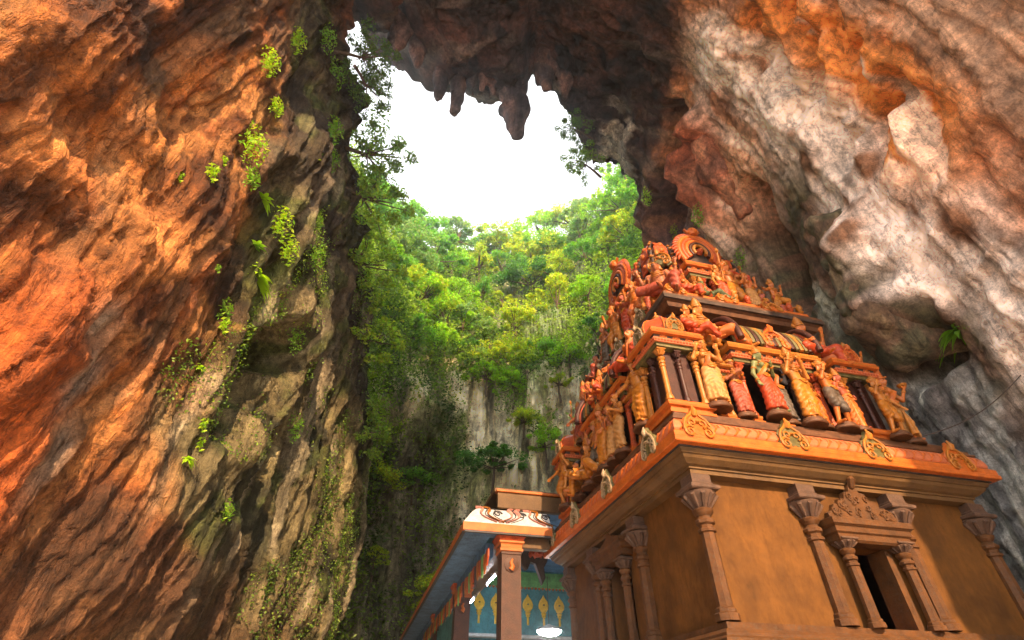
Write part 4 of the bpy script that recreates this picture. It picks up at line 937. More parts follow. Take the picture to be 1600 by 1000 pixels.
figure('headarm', [(-1,(-.40,.0,1.22),(-.62,-.1,1.1)), (1,(.36,-.04,1.42),(.12,-.04,1.62))], sway=.05, cloth='dhoti', crown='turban')
figure('pray', [chest(-1), chest(1)], sway=.0, cloth='dhoti', crown='turban')
figure('lean', [down(-1), hip(1)], sway=.06, cloth='dhoti', crown='tall')
figure('dance', [outw(-1), up(1)], legs='dance', sway=0, cloth='short', crown='tall')
figure('sit', [(-1,(-.28,-.02,1.08),(-.22,-.25,.98)), (1,(.36,-.06,1.12),(.56,-.2,.98))], legs='sit_side', cloth='dhoti', crown='tall')
figure('sitraise', [(-1,(-.3,-.02,1.08),(-.3,-.25,.98)), (1,(.40,-.08,1.12),(.34,-.2,1.38))], legs='sit', cloth='dhoti', crown='tall')
figure('sitspread', [(-1,(-.38,-.02,1.14),(-.66,-.12,1.06)), (1,(.38,-.02,1.14),(.66,-.12,1.06))], legs='sit', female=True, cloth='dhoti', crown=None)
figure('fourarm', [(-1,(-.28,-.02,1.08),(-.22,-.25,1.0)), (1,(.28,-.02,1.08),(.22,-.25,1.0)), (-1,(-.36,.04,1.2),(-.42,-.05,1.46)), (1,(.36,.04,1.2),(.42,-.05,1.46))], legs='sit', cloth='dhoti', crown=None)
def spear(m, pz): m.tube([(-.42,-.12,.02), (-.3,-.2,1.9)], .016, 6); m.lathe([(.0,0),(.05,.06),(.0,.22)], (-.3,-.2,1.88), n=8)
figure('spear', [(-1,(-.34,-.06,1.12),(-.34,-.2,1.3)), hip(1)], legs='stride', cloth='short', crown='tall', extra=spear)
LF = -math.pi/2
# lit face, first storey
statue(.74, -.34, 6.90, -.1, 'raised', 'ochre', 'cream', 'cream-skirted woman with both hands raised beside the tower’s front corner pavilion', 1.0)
statue(2.14, -.36, 6.88, .1, 'armdown', 'green', 'red', 'green-skinned woman in a crimson sari beside the red porch column', .98, sash=CLOTH['yellow'])
statue(2.58, -.12, 6.84, 0, 'raised', 'blue', 'dark', 'dark blue figure with raised hands between the crimson sari and yellow dhoti statues', .93)
statue(2.98, -.38, 6.80, .15, 'flute', 'ochre', 'yellow', 'crowned flute player in a yellow dhoti at the middle of the lit porch', 1.05)
statue(3.38, -.2, 6.82, .15, 'lean', 'orange', 'orange', 'small orange figure standing close behind the flute player', .84)
statue(3.82, -.36, 6.80, .25, 'guard', 'orange', 'dark', 'striding guardian in charcoal cloth with lowered club at porch’s right end', 1.0)
statue(5.58, -.30, 6.68, .2, 'offer', 'orange', 'cream', 'tall crowned woman in pale skirt holding a bowl, far right of the ledge', 1.02, crownm=P_orange)
# lit face, roof figures
statue(1.22, .02, 8.72, .15, 'sit', 'ochre', 'orange', 'large golden crowned figure seated with one leg stretched, left of ribbed vault', 1.25, False)
statue(4.22, -.0, 8.75, .15, 'sitraise', 'orange', 'red', 'large crowned figure seated right of the ribbed vault with one hand raised', 1.2, False)
statue(3.55, .98, 11.16, .1, 'spear', 'orange', 'yellow', 'spear bearer striding on the upper slab below the front horseshoe gable', 1.15, False)
statue(4.45, .92, 11.12, .2, 'sitraise', 'red', 'russet', 'russet seated figure at the right end of the upper slab', .85, False)
statue(2.35, .86, 11.12, .0, 'sit', 'green', 'green', 'dark green reclining figure on the upper slab left of the spear bearer', .82, False)
statue(4.25, 1.6, 12.0, .2, 'pray', 'orange', 'orange', 'orange praying figure right of the front horseshoe gable', .95, False)
statue(1.12, 1.06, 11.18, -.75, 'fourarm', 'brown', 'russet', 'dark-haired four-armed figure seated on the corner of the upper slab', 1.35, False)
# shaded face
statue(-.36, .86, 6.92, LF+.2, 'headarm', 'ochre', 'yellow', 'man with one hand on his head and the other stretched out by corner pavilion', 1.03)
statue(-.36, 2.05, 6.84, LF+.1, 'pray', 'ochre', 'cream', 'robed man with joined hands beside the red column on the shaded face', .92, crownm=P_orange)
statue(-.38, 3.05, 6.86, LF+.1, 'lean', 'orange', 'yellow', 'tall crowned man in yellow dhoti on the shaded face, left of praying man', 1.0)
statue(-.36, 4.15, 6.86, LF+.3, 'sit', 'ochre', 'yellow', 'seated man with outstretched knee above the middle scroll of the shaded cornice', 1.1)
statue(-.34, 5.1, 6.88, LF, 'sitspread', 'orange', 'yellow', 'seated woman with spread arms near the far end of the shaded ledge', .95)
statue(-.38, 6.1, 6.92, LF+.2, 'dance', 'ochre', 'yellow', 'dancing figure standing last on the far end of the shaded ledge', 1.02)
statue(-.05, 4.75, 8.2, LF+.2, 'dance', 'brown', 'russet', 'brown dancer with spread arms above the seated woman on the shaded face', 1.1)
statue(.05, 1.45, 8.78, LF+.3, 'sitspread', 'orange', 'red', 'long-haired seated woman in red spreading her arms beside the corner dome', 1.3, False)
statue(.12, 5.1, 9.3, LF, 'lean', 'red', 'dark', 'dark russet figure on the far roof of the shaded face', .8)
statue(.12, 5.7, 8.85, LF, 'spear', 'brown', 'russet', 'small brown spear bearer at the far edge of the shaded roofs', .8)
statue(.92, 2.9, 11.2, LF+.1, 'pray', 'red', 'red', 'red-robed figure on the upper slab next to the dark gap under the dome', 1.05)
statue(.9, 3.75, 11.2, LF, 'guard', 'orange', 'yellow', 'golden striding guardian on the upper slab left of red-robed figure', 1.1)
statue(.9, 4.6, 11.2, LF, 'lean', 'brown', 'dark', 'dark brown standing figure on the upper slab, third from the red-robed one', 1.0)
statue(.92, 5.5, 11.2, LF, 'sitspread', 'brown', 'russet', 'crouching brown figure at the far left end of the upper slab', 1.0)

# smaller figures crowding the ledges
statue(.66, -.26, 8.74, .2, 'sit', 'orange', 'red', 'small seated figure on the roof edge just right of the corner dome', .8, False)
statue(1.5, -.16, 6.86, 0, 'pray', 'brown', 'russet', 'small brown praying figure in the dark opening left of the red porch column', .85)
statue(4.28, -.28, 6.82, .2, 'lean', 'red', 'orange', 'russet figure standing between the charcoal guardian and the right pavilion', .88)
statue(5.05, -.50, 6.70, .15, 'guard', 'ochre', 'yellow', 'ochre guardian in front of the right corner pavilion', .85)
statue(5.55, .1, 8.66, .3, 'sitraise', 'orange', 'orange', 'small seated figure beside the right pavilion dome', .85, False)
statue(6.02, .1, 6.68, .3, 'dance', 'orange', 'russet', 'small dancer at the extreme right end of the ledge', .8)
statue(1.72, .80, 11.2, 0, 'sitspread', 'orange', 'red', 'small seated woman on the slab right of the four-armed figure', .8, False)
statue(2.92, .72, 11.2, .1, 'lean', 'ochre', 'red', 'small ochre figure standing under the front gable on the slab', .8, False)
statue(4.0, .84, 11.2, .1, 'raised', 'orange', 'cream', 'woman with raised hands right of the spear bearer on the slab', .85, False)
statue(4.95, .90, 11.15, .2, 'dance', 'orange', 'yellow', 'small dancer next to last at the right of the slab', .85, False)
statue(5.32, 1.3, 11.15, .4, 'sit', 'brown', 'russet', 'brown seated figure on the right corner of the slab', .85, False)
statue(2.15, 1.72, 11.6, -.3, 'raised', 'red', 'red', 'russet woman with raised hands against the tower neck left of the front gable', 1.0, False)
statue(4.6, 1.85, 13.3, .3, 'sitraise', 'orange', 'red', 'small seated figure at the right corner of the crowning dome', .9, False)
statue(1.55, 4.9, 13.3, LF, 'sit', 'brown', 'red', 'small seated figure at the far left corner of the crowning dome', .9, False)
statue(-.36, 2.55, 6.85, LF, 'raised', 'brown', 'cream', 'woman with raised hands between the robed man and crowned man', .86)
statue(-.34, 3.58, 6.86, LF, 'guard', 'brown', 'dark', 'dark guardian between the crowned man and the seated man', .9)
statue(-.2, 3.1, 8.74, LF, 'sit', 'orange', 'red', 'seated orange figure on the shaded porch roof edge', .9, False)
statue(-.05, 4.3, 8.74, LF, 'raised', 'red', 'russet', 'russet woman standing on the far end of the shaded porch roof', .85, False)
statue(.9, 2.2, 11.2, LF+.2, 'guard', 'orange', 'orange', 'orange guardian on the slab next to the four-armed corner figure', .95, False)
statue(1.5, 2.5, 11.6, LF, 'pray', 'brown', 'russet', 'brown praying figure against the neck beside the side gable', .95, False)
# ---------------------------------------------------------------- painted hall behind the shrine
P_fascia = painted('orange_fascia', (0.4300,0.1109,0.0146), .45, .3, 3, .2, (.25,.1,.04), .5)
P_bluep = painted('blue_ceiling_paint', (0.080,0.170,0.320), .5, .45, 2.5, .25, (.04,.04,.05), .6)
P_teal = painted('teal_wall_paint', (0.070,0.240,0.270), .45, .4, 2, .2, (.03,.05,.06), .5)
P_leafg = painted('green_wall_paint', (0.140,0.360,0.110), .45, .4, 3, .2)
P_white = painted('white_scroll_paint', (0.460,0.460,0.460), .45, .2, 4, .2, (.3,.25,.2), .5)
P_rose = painted('rose_scroll_paint', (0.550,0.232,0.180), .45, .25, 4, .2)
P_pillar = painted('brown_pillar_paint', (.058,.018,.006), .45, .35, 4, .35, (.08,.05,.03), .6)
P_brass = painted('brass_paint', (.82,.50,.05), .3, .2, 8, .15, (.3,.16,.03), .35)
hall = empty('temple_hall', C0, TH); tag(hall, 'colourful open hall with curved painted eaves and blue ceiling behind the shrine', 'pavilion')
HX0, HY0, HY1 = -3.40, 6.55, 30.0; EX = -.72          # eave lines
m = MB(); m.box(((HX0+EX)/2, HY0+.06, 6.27), (EX-HX0, .12, .24), bev=.015); m.build('fascia', P_fascia, hall)
m = MB(); m.box((HX0+.06, (HY0+.12+HY1)/2, 6.27), (.12, HY1-HY0-.12, .24), bev=.015); m.build('fascia', P_fascia, hall)
m = MB(); m.box(((HX0+EX)/2, HY0+.045, 6.13), (EX-HX0-.1, .09, .05)); m.box((HX0+.045, (HY0+HY1)/2+.05, 6.13), (.09, HY1-HY0-.1, .05)); m.build('fascia_fillet', P_navy, hall)
# curved canopy over the eave: front and side
def canopy(face):
    m = MB(); n = 10; V = []
    for i in range(n):
        t = i/(n-1); off = .02+.62*t; z = 6.39+.60*math.sin(t*math.pi/2)
        V += ([(HX0+off, HY0+off, z), (EX+.0, HY0+off, z)] if face == 0 else [(HX0+off, HY1, z), (HX0+off, HY0+off, z)])
    m.add(V, [(2*i, 2*i+1, 2*i+3, 2*i+2) for i in range(n-1)]); return m
canopy(0).build('eave_canopy', P_white, hall, 60); canopy(1).build('eave_canopy', P_white, hall, 60)
def cz(off): t = (off-.02)/.62; return 6.39+.60*math.sin(t*math.pi/2)
k = 0
for x0 in (-2.95, -2.2, -1.45):                                     # flowing painted scrolls, raised plaster bands
    for j, (dx, mt) in enumerate(((0, P_rose), (.13, P_navy), (.22, P_rose if k % 2 else P_gold), (.38, P_navy))):
        pts = []
        for i in range(12):
            t = i/11; off = .05+.55*t; pts.append((x0+dx+(.55*(1-t)**2-.16*math.sin(t*6.3))*(1 if k % 2 == 0 else -1)+(0 if k % 2 == 0 else .4), HY0+off, cz(off)+.012))
        m = MB(); m.tube(pts, [.075 if mt is not P_navy else .03]*12, 6, flat=.3); m.build('scroll_band', mt, hall, 60)
    m = MB(); p, r = spiral((x0+.62, 0, 0), .13, 1.4, 1, .03, n=20)
    m.tube([(q[0], HY0+.28+q[2]*.8, cz(.28+q[2]*.8)+.015) for q in p], r, 6); m.build('scroll_curl', P_navy, hall, 60); k += 1
m = MB(); m.box((.9, 18.8, 7.85), (6.3, 22.2, .12)); m.build('roof', P_tan, hall)
m = MB(); m.box((-.75, 7.55, 7.42), (2.9, .22, .52), bev=.03); m.build('parapet', P_tan, hall)
m = MB(); m.box((-.75, 7.53, 7.72), (3.0, .30, .09), bev=.02); m.build('parapet_coping', P_fascia, hall)
# soffit: broad blue band under the side eave, plaster ceiling inside
m = MB(); m.box((HX0+.52, (HY0+HY1)/2, 6.20), (.80, HY1-HY0-.3, .05)); m.build('soffit', P_bluep, hall)
m = MB(); m.box((-1.65, HY0+.42, 6.21), (1.85, .58, .05)); m.build('soffit', P_bluep, hall)
m = MB(); m.box((-2.36, (HY0+HY1)/2+.6, 5.98), (.26, HY1-HY0-1.3, .42), bev=.02); m.build('side_beam', P_bluep, hall)
m = MB(); m.box((-1.5, 7.0, 6.02), (1.5, .3, .34), bev=.02); m.build('front_beam', P_tan, hall)
m = MB(); m.box((-1.78, 18.0, 6.16), (.9, 21.4, .05)); m.build('ceiling', P_tan, hall)
m = MB(); m.box((1.4, 18.0, 7.74), (5.4, 20.4, .05)); m.build('ceiling', P_bluep, hall)
m = MB(); m.box((-1.38, 18.6, 6.96), (.1, 20.6, 1.55)); m.build('clerestory_wall', P_teal, hall)
# painted valance leaves hanging from the side beam
vl = [MB().prism([(-.16,0),(.16,0),(.15,-.22),(.07,-.36),(0,-.46),(-.07,-.36),(-.15,-.22)], (0,0,0), (0,-1,0), (0,0,1), .05, .015).mesh('valance_leaf', mt) for mt in (P_red, P_fascia, P_leafg, P_red, P_gold, P_navy)]
for i in range(46): inst('valance_leaf', vl[i % 6], hall, (-2.50, 7.25+i*.36, 5.86-.05*(i % 2)), (0, 0, 0), (1, 1, 1.0+.18*(i % 3)))
def big_pillar(x, y, s=1):
    p = empty('pillar', (x, y, 0), 0, hall)
    m = MB(); m.ring([(.34,0),(.34,2.9),(.29,2.95),(.29,3.1),(.27,3.12),(.27,5.62),(.29,5.64),(.29,5.7)], -.01, .01, -.01, .01); m.build('shaft', P_pillar, p)
    m = MB(); m.ring([(.28,5.7),(.33,5.72),(.33,5.78),(.30,5.8),(.31,5.9),(.36,5.94),(.36,5.99)], -.01, .01, -.01, .01); m.build('gold_band', P_fascia, p)
    m = MB(); m.ring([(.30,5.99),(.34,6.02),(.40,6.10),(.42,6.15)], -.01, .01, -.01, .01); m.build('red_capital', P_red, p)
    m = MB(); m.tube([(0,-.27,5.36), (0,-.30,5.36), (0,-.31,5.36)], [.21, .21, .17], 20); m.build('roundel', P_pillar, p, 40)
    m = MB(); m.tube([(-.02,-.31,5.22), (.03,-.33,5.30), (-.02,-.33,5.40), (.03,-.32,5.50)], [.08, .07, .05, .03], 8); m.build('roundel_figure', P_fascia, p, 60)
    m = MB(); m.tube([(.27,.0,5.36), (.30,0,5.36), (.31,0,5.36)], [.21, .21, .17], 20); m.build('roundel', P_pillar, p, 40)
big_pillar(-1.92, 7.05); big_pillar(-2.2, 13.5); big_pillar(-2.2, 20)
# end wall with a row of golden leaf-shaped lances on blue
WYB = 17.0
m = MB(); m.box((1.2, WYB+.1, 4.3), (6.6, .2, 6.8)); m.build('end_wall', P_teal, hall)
m = MB(); m.box((1.5, WYB-.03, 7.29), (5.6, .08, .66), bev=.02); m.build('end_wall_frieze', P_leafg, hall)
m = MB()
for i in range(34): m.tube([(-1.4+i*.17, WYB-.03, 6.95), (-1.4+i*.17, WYB-.06, 6.88)], [.07, .02], 6)
o_ = m.build('scallop_trim', P_fascia, hall); tag(o_, kind='stuff')
lance = [(.0,.62),(.07,.5),(.19,.36),(.25,.2),(.23,.06),(.13,-.04),(-.13,-.04),(-.23,.06),(-.25,.2),(-.19,.36),(-.07,.5)]
ln_a = MB().prism(lance, (0,0,0), (1,0,0), (0,0,1), .06, .03).mesh('lance_head', P_brass)
ln_b = MB().lathe([(.05,-.62),(.05,-.3),(.10,-.28),(.10,-.24),(.07,-.22),(.12,-.18),(.13,-.13),(.08,-.1),(.15,-.06),(.16,-.02)], n=12, sy=.6).mesh('lance_shaft', P_brass, 40)
ln_c = MB().lathe([(.0,-.03),(.04,-.02),(.045,0),(.04,.02),(.0,.03)], (0, -.07, .2), n=8).mesh('lance_stud', P_dark, 60)
for i in range(8):
    l = empty('lance', (-1.6+i*.755, WYB-.04, 6.06), 0, hall)
    inst('lance_head', ln_a, l); inst('lance_shaft', ln_b, l); inst('lance_stud', ln_c, l)
m = MB(); m.box((1.2, WYB-.2, 4.95), (6.2, .4, .14), bev=.03); m.build('wall_ledge', P_white, hall)
for i in range(9):
    m = MB(); m.box((-1.6+i*.7, WYB-.1, 4.5), (.6, .16, .6), bev=.04); m.build('wall_panel', P_red if i % 2 else P_fascia, hall)
m = MB(); m.box((-2.2, 20.5, 2.8), (.2, 13, 5.6)); m.build('side_wall', P_teal, hall)
# hanging carved bracket in front of the hall
br = MB(); br.tube([(-.78,8,6.42), (-.78,8,6.2), (-.78,8,6.02), (-.78,8,5.94)], [.10, .16, .20, .10], 10)
for i in range(8):
    a = i*math.pi/4; br.tube([(-.78+.08*math.cos(a), 8+.08*math.sin(a), 6.3), (-.78+.22*math.cos(a), 8+.22*math.sin(a), 6.02), (-.78+.26*math.cos(a), 8+.26*math.sin(a), 5.95)], [.03, .06, .02], 6)
br.build('hanging_bud', P_red, hall, 50)
br = MB(); br.prism([(-.6,.5),(.35,.5),(.3,.2),(.18,.0),(.22,-.3),(.1,-.5),(.0,-.2),(-.12,.1),(-.3,.15),(-.42,-.1),(-.55,.05)], (-.6, 8.6, 5.75), (1,0,0), (0,0,1), .2, .05); br.build('carved_bracket', P_dark, hall)
def emis(name, rgb, st):
    m, t, b = node_mat(name); b.inputs['Base Color'].default_value = rgb+(1,); b.inputs['Emission Color'].default_value = rgb+(1,); b.inputs['Emission Strength'].default_value = st; return m
E_tube = emis('lit_tube', (.86,.88,1.0), 60.0); E_disc = emis('lit_diffuser', (.93,1.0,.95), 90.0)
for (y, lab) in ((11.1, 'lit fluorescent tube on the hall ceiling nearest the brown pillar'), (15.0, 'lit fluorescent tube deeper in the hall above the golden lances')):
    t_ = empty('fluorescent_lamp', T2W(-1.56, y, 5.9), TH); tag(t_, lab, 'lamp', 'lamps in the hall')
    m = MB(); m.tube([(0,-.75,0), (0,.75,0)], .02, 8); m.build('tube', E_tube, t_, 60)
    m = MB(); m.box((0, 0, .075), (.09, 1.6, .07), bev=.01); m.box((0, .77, .01), (.06, .04, .1)); m.box((0, -.77, .01), (.06, .04, .1)); m.box((0, 0, .16), (.03, .1, .1)); m.build('housing', P_white, t_)
t_ = empty('dish_lamp', T2W(.55, 11.2, 4.36), TH); tag(t_, 'bright round white lamp hanging low in the hall beside the shrine wall', 'lamp', 'lamps in the hall')
m = MB(); m.lathe([(.0,-.10),(.16,-.09),(.30,-.05),(.39,0),(.42,.04),(.42,.07),(.40,.08)], n=28); m.build('diffuser', E_disc, t_, 40)
m = MB(); m.lathe([(.43,.06),(.45,.09),(.36,.16),(.12,.22),(.04,.26)], n=28); m.build('shade', P_white, t_, 40)
m = MB(); m.tube([(0,0,.24), (0,0,1.78)], .012, 6); m.build('rod', P_dark, t_)

cb = MB(); a_, b_ = T2W(5.9, .3, 7.0), Vector((13.3, 10.9, 8.9))
cb.tube([tuple(a_.lerp(b_, i/12)-Vector((0, 0, .35*math.sin(math.pi*i/12)))) for i in range(13)], .012, 5); cb = cb.build('cable', P_dark); tag(cb, 'thin dark cable strung from the temple ledge to the right cave wall', 'cable')
# ---------------------------------------------------------------- hanging rock: stalactites and outcrops
M_drip = rock_mat('dripstone', s_big=.8, s_fine=7, dist=.05)
def rock_blob(name, caps, h, label, cat, cols, k=.5, amp=.25, group=None):
    """caps: [(a, b, ra, rb)] world coordinates, melted together and roughened"""
    P0 = np.array([c[i] for c in caps for i in (0, 1)], float); r = max(max(c[2], c[3]) for c in caps)
    ctr = P0.mean(0); lo = P0.min(0)-r*1.3-ctr; hi = P0.max(0)+r*1.3-ctr
    def fn(P):
        D = None
        for a, b, r0, r1 in caps:
            d_ = sd_cap(P, np.asarray(a)-ctr, np.asarray(b)-ctr, r0, r1); D = d_ if D is None else smin(D, d_, k)
        X, Y, Z = P[..., 0]+ctr[0], P[..., 1]+ctr[1], P[..., 2]+ctr[2]; sh = X.shape
        n = amp*fbm(X.ravel()/1.3, Y.ravel()/1.3, Z.ravel()/1.6, 3)+amp*.35*ridged(X.ravel()/.5, Y.ravel()/.5, Z.ravel()/1.3, 2)
        return (D.ravel()+n).reshape(sh).astype(np.float32)
    me = field_mesh(name, fn, lo, hi, h, M_drip)
    co = np.empty(len(me.vertices)*3, np.float32); me.vertices.foreach_get('co', co); co = co.reshape(-1, 3)+ctr
    n = fbm(co[:, 0]/.9, co[:, 1]/.9, co[:, 2]/1.4, 3)
    C = np.tile(np.array(cols[0]), (len(co), 1)); C = blob(C, sstep(0, .5, n), cols[1]); C = blob(C, sstep(.1, .6, -n), cols[2])
    c = np.ones((len(co), 4), np.float32); c[:, :3] = C; at = me.color_attributes.new('Col', 'FLOAT_COLOR', 'POINT'); at.data.foreach_set('color', c.ravel())
    o = inst(name, me, None, ctr); return tag(o, label, cat, group)
DK = ((.10,.075,.075), (.17,.10,.085), (.05,.042,.05)); RD = ((.36,.13,.07), (.46,.2,.11), (.17,.075,.05)); BR = ((.17,.10,.06), (.26,.17,.09), (.09,.075,.04))
SG = 'stalactites on the lip of the vault'
rock_blob('stalactite', [((.0,15.6,39),(.0,16.6,35.6),1.5,1.0),((.0,16.6,35.6),(.15,17.0,34.0),.8,.85),((.15,17.0,34.0),(.25,17.0,31.0),.9,.5)], .16, 'thick dark stalactite with a bulbous tip hanging lowest from the ceiling lip', 'stalactite', DK, group=SG)
rock_blob('stalactite', [((-4.5,13.6,36.5),(-4.5,14.2,34.6),1.0,.65),((-4.5,14.2,34.6),(-4.15,14.5,30.0),.7,.25)], .13, 'leftmost pointed dark stalactite on the ceiling lip', 'stalactite', DK, group=SG)
rock_blob('stalactite', [((-3.4,14.0,36.5),(-3.35,14.6,34.6),.95,.65),((-3.35,14.6,34.6),(-3.25,15.0,30.4),.72,.42)], .13, 'stubby dark stalactite second from the left on the ceiling lip', 'stalactite', DK, group=SG)
rock_blob('stalactite', [((-1.9,14.6,37.2),(-1.95,15.4,33.6),.9,.3),((-1.2,15,37.2),(-1.25,15.8,33.9),.8,.3)], .13, 'short double-pointed stalactite between the stubby one and the thick one', 'stalactite', DK, group=SG)
for i, (x, y, z, l, r) in enumerate(((-6.6,12.2,32.6,1.5,.4),(-5.7,13.0,33.4,1.9,.45),(-2.6,15.2,34.6,2.2,.4),(2.2,15.4,35.6,1.6,.4),(3.4,16.2,36.0,1.4,.45))):
    rock_blob('stalactite', [((x,y-.6,z+1.6),(x,y,z),r*1.9,r*1.3),((x,y,z),(x+.1,y+.1,z-l),r*1.2,r*.35)], .12, 'small ragged stalactite, %s from the left among the short ones' % ('first','second','third','fourth','fifth')[i], 'stalactite', DK, group=SG)
rock_blob('rock_outcrop', [((11.4,14.8,30),(11.2,15.2,28.2),.9,1.1),((11.2,15.2,28.2),(11.4,16.2,26.0),1.1,1.0),((11.4,16.2,26),(12.2,16.8,23.2),.9,.55),((11.8,14.2,29.4),(12.0,14.5,27.4),.6,.75)], .17, 'red bulging hanging rock mass right above the temple’s crowning gable', 'rock', RD)
rock_blob('rock_outcrop', [((12.0,12.6,16.4),(12.3,12.9,14.0),.75,.95),((12.3,12.9,14.0),(12.9,13.4,13.0),.9,.8)], .13, 'upper mossy brown overhanging boulder on the right cave wall', 'rock', BR)
rock_blob('rock_outcrop', [((12.0,12.9,12.5),(13.0,13.1,11.6),.75,.85),((13.0,13.1,11.6),(13.6,12.6,11.0),.8,.5)], .13, 'lower rounded brown boulder jutting out above a green fern', 'rock', BR)
# ---------------------------------------------------------------- foliage
M_leaf = leaf_mat('leaf'); M_bark = painted('bark', (.13,.09,.06), .8, .4, 5, .6)
def leaf_cards(C, size, rng, up=.6, ratio=.55, droop=0, col=None):
    """one folded leaf (two quads sharing the midrib) per centre; returns V, Q, colour"""
    n = len(C); d = rng.normal(size=(n, 3)); d[:, 2] = d[:, 2]*.5-droop; d /= np.linalg.norm(d, axis=1)[:, None]
    nr = rng.normal(size=(n, 3))*.7; nr[:, 2] += up; s_ = np.cross(d, nr); s_ /= np.linalg.norm(s_, axis=1)[:, None]+1e-9; nn = np.cross(s_, d)
    L = (size*rng.uniform(.6, 1.35, n))[:, None]; W = L*ratio*.5
    b = C-d*L*.5; t = C+d*L*.5-nn*L*.12; l = C+s_*W+nn*W*.35; r = C-s_*W+nn*W*.35
    V = np.stack([b, l, t, r], 1).reshape(-1, 3); i = np.arange(n)[:, None]*4
    Q = np.concatenate([i+np.array([[0, 1, 2]]), i+np.array([[0, 2, 3]])], 0)
    if col is None: col = rng.uniform(.55, 1.25, (n, 1))*np.array([1, 1, 1])*np.stack([rng.uniform(.75, 1.35, n), np.ones(n), rng.uniform(.5, 1.3, n)], 1)
    return V, Q, np.repeat(col, 4, 0)
def crown_mesh(seed, rad, hgt, clumps, per, leaf, low=-.4):
    rng = np.random.RandomState(seed); C = []; tips = []
    for k in range(clumps):
        a = rng.uniform(0, 2*np.pi); zz = rng.uniform(low, 1); r = math.sqrt(max(0, 1-zz*zz))*rng.uniform(.35, 1.3)
        c = np.array([rad*r*math.cos(a), rad*r*math.sin(a), hgt*zz*rng.uniform(.8, 1.05)]); tips.append(c)
        cr = rad*rng.uniform(.13, .4); q = rng.normal(size=(per, 3)); q /= np.linalg.norm(q, axis=1)[:, None]
        q *= (rng.rand(per, 1)**.45)*cr; q[:, 2] = q[:, 2]*.55; C.append(c+q)
    C = np.concatenate(C); V, Q, col = leaf_cards(C, leaf, rng); return np_mesh('crown', V, Q, M_leaf, True, col), tips
def trunk_mesh(seed, tips, h, r0, base):
    rng = np.random.RandomState(seed+50); m = MB(); mid = np.array([rng.normal()*.2, rng.normal()*.2, -h*.15])
    m.tube([(base[0], base[1], base[2]), tuple((mid+np.array(base))/2+rng.normal(size=3)*.12), tuple(mid), (mid[0], mid[1], mid[2]+h*.3)], [r0, r0*.8, r0*.6, r0*.3], 7)
    for t in tips[:: max(1, len(tips)//9)]: m.tube([tuple(mid-np.array([0,0,rng.uniform(0, h*.2)])), tuple((mid+t)/2+np.array([0,0,-.15*h*rng.rand()])), tuple(t)], [r0*.45, r0*.3, r0*.08], 5)
    return m.mesh('trunk', M_bark, 60)
KIND = []
for i, (rad, hg, cl, per, lf) in enumerate([(3.6,2.6,34,110,.42),(3.0,3.2,30,110,.40),(4.2,2.4,40,100,.45),(2.6,2.2,26,110,.36),(3.3,4.2,36,105,.42),(2.2,1.6,22,110,.34)]):
    cm, tp = crown_mesh(20+i, rad, hg, cl, per, lf); KIND.append((cm, trunk_mesh(i, tp, hg, .24, (0, 0, -hg-2.2)), hg))
TONES = {'bright lime-green': (.38,.70,.04), 'yellow-green': (.52,.68,.05), 'mid-green': (.22,.52,.07), 'deep green': (.10,.29,.06), 'grey-green': (.28,.48,.19)}
FORM = ['broad', 'rounded', 'spreading', 'small', 'tall', 'low bushy']
ORD = ['first','second','third','fourth','fifth','sixth','seventh','eighth','ninth','tenth','eleventh','twelfth','thirteenth','fourteenth','fifteenth','sixteenth','seventeenth','eighteenth']
rt_ = random.Random(5)
def tree_at(x, y, z, kind, tone, label, sc, rz, group):
    o = empty('tree', (x, y, z), rz, None, sc); tag(o, label, 'tree', group)
    c = inst('crown', KIND[kind][0], o, (0, 0, KIND[kind][2]+1.2)); c.color = TONES[tone]+(1,)
    inst('trunk', KIND[kind][1], o, (0, 0, KIND[kind][2]+1.2)); return o
ROWS = [('along the skyline', [-74,-62,-51,-42,-33,-25,-18,-11,-4,3,10,17,25,33,42,52,64,78], lambda p: rim(p)-1.2, 1.0),
        ('just below the skyline', [-66,-55,-45,-36,-27,-19,-11,-3,5,13,22,31,40,51,64], lambda p: rim(p)*.83, 1.05),
        ('halfway up the forest slope', [-62,-50,-39,-29,-20,-11,-2,7,16,26,36,47,60], lambda p: rim(p)*.66+2, .95),
        ('on the lower forest slope', [-58,-46,-36,-27,-18,-9,0,9,19,30,42,56], lambda p: np.interp(p, [-60,-30,0,30,60], [41,37,36,39,42])+2.5, .8),
        ('on ledges of the far cliff', [-50,-44,-37,-30,-24,-17,-11,-6,0,6,12,19,27,36,46], lambda p: 19+9*np.sin(p*1.7)+4*np.sin(p*.61+1), .5),
        ('along the edge of the pale cliff', [-52,-41,-31,-22,-13,-4,5,14,25,38,50], lambda p: np.interp(p, [-60,-30,0,30,60], [33,31,30,32,36])+1.0, .6)]
for rn, ps, zf, sc in ROWS:
    for i, p in enumerate(ps):
        p2 = p+rt_.uniform(-2, 2); z = float(zf(p2))+rt_.uniform(-1.6, 1.6)
        x, y, z2 = bowl(np.array([p2]), np.array([z])); kd = rt_.randrange(6)
        tone = rt_.choice(['bright lime-green', 'bright lime-green', 'yellow-green', 'mid-green', 'mid-green', 'deep green', 'grey-green'] if 'sky' not in rn else ['mid-green', 'grey-green', 'bright lime-green', 'mid-green', 'yellow-green'])
        a = math.radians(p2); off = 1.2
        tree_at(float(x[0])-math.sin(a)*off, float(y[0])-math.cos(a)*off, float(z2[0])-1.2, kd, tone, '%s %s tree, %s from the left %s' % (FORM[kd], tone, ORD[i], rn), sc*rt_.uniform(.8, 1.2), rt_.uniform(0, 6), 'forest trees in the sinkhole')
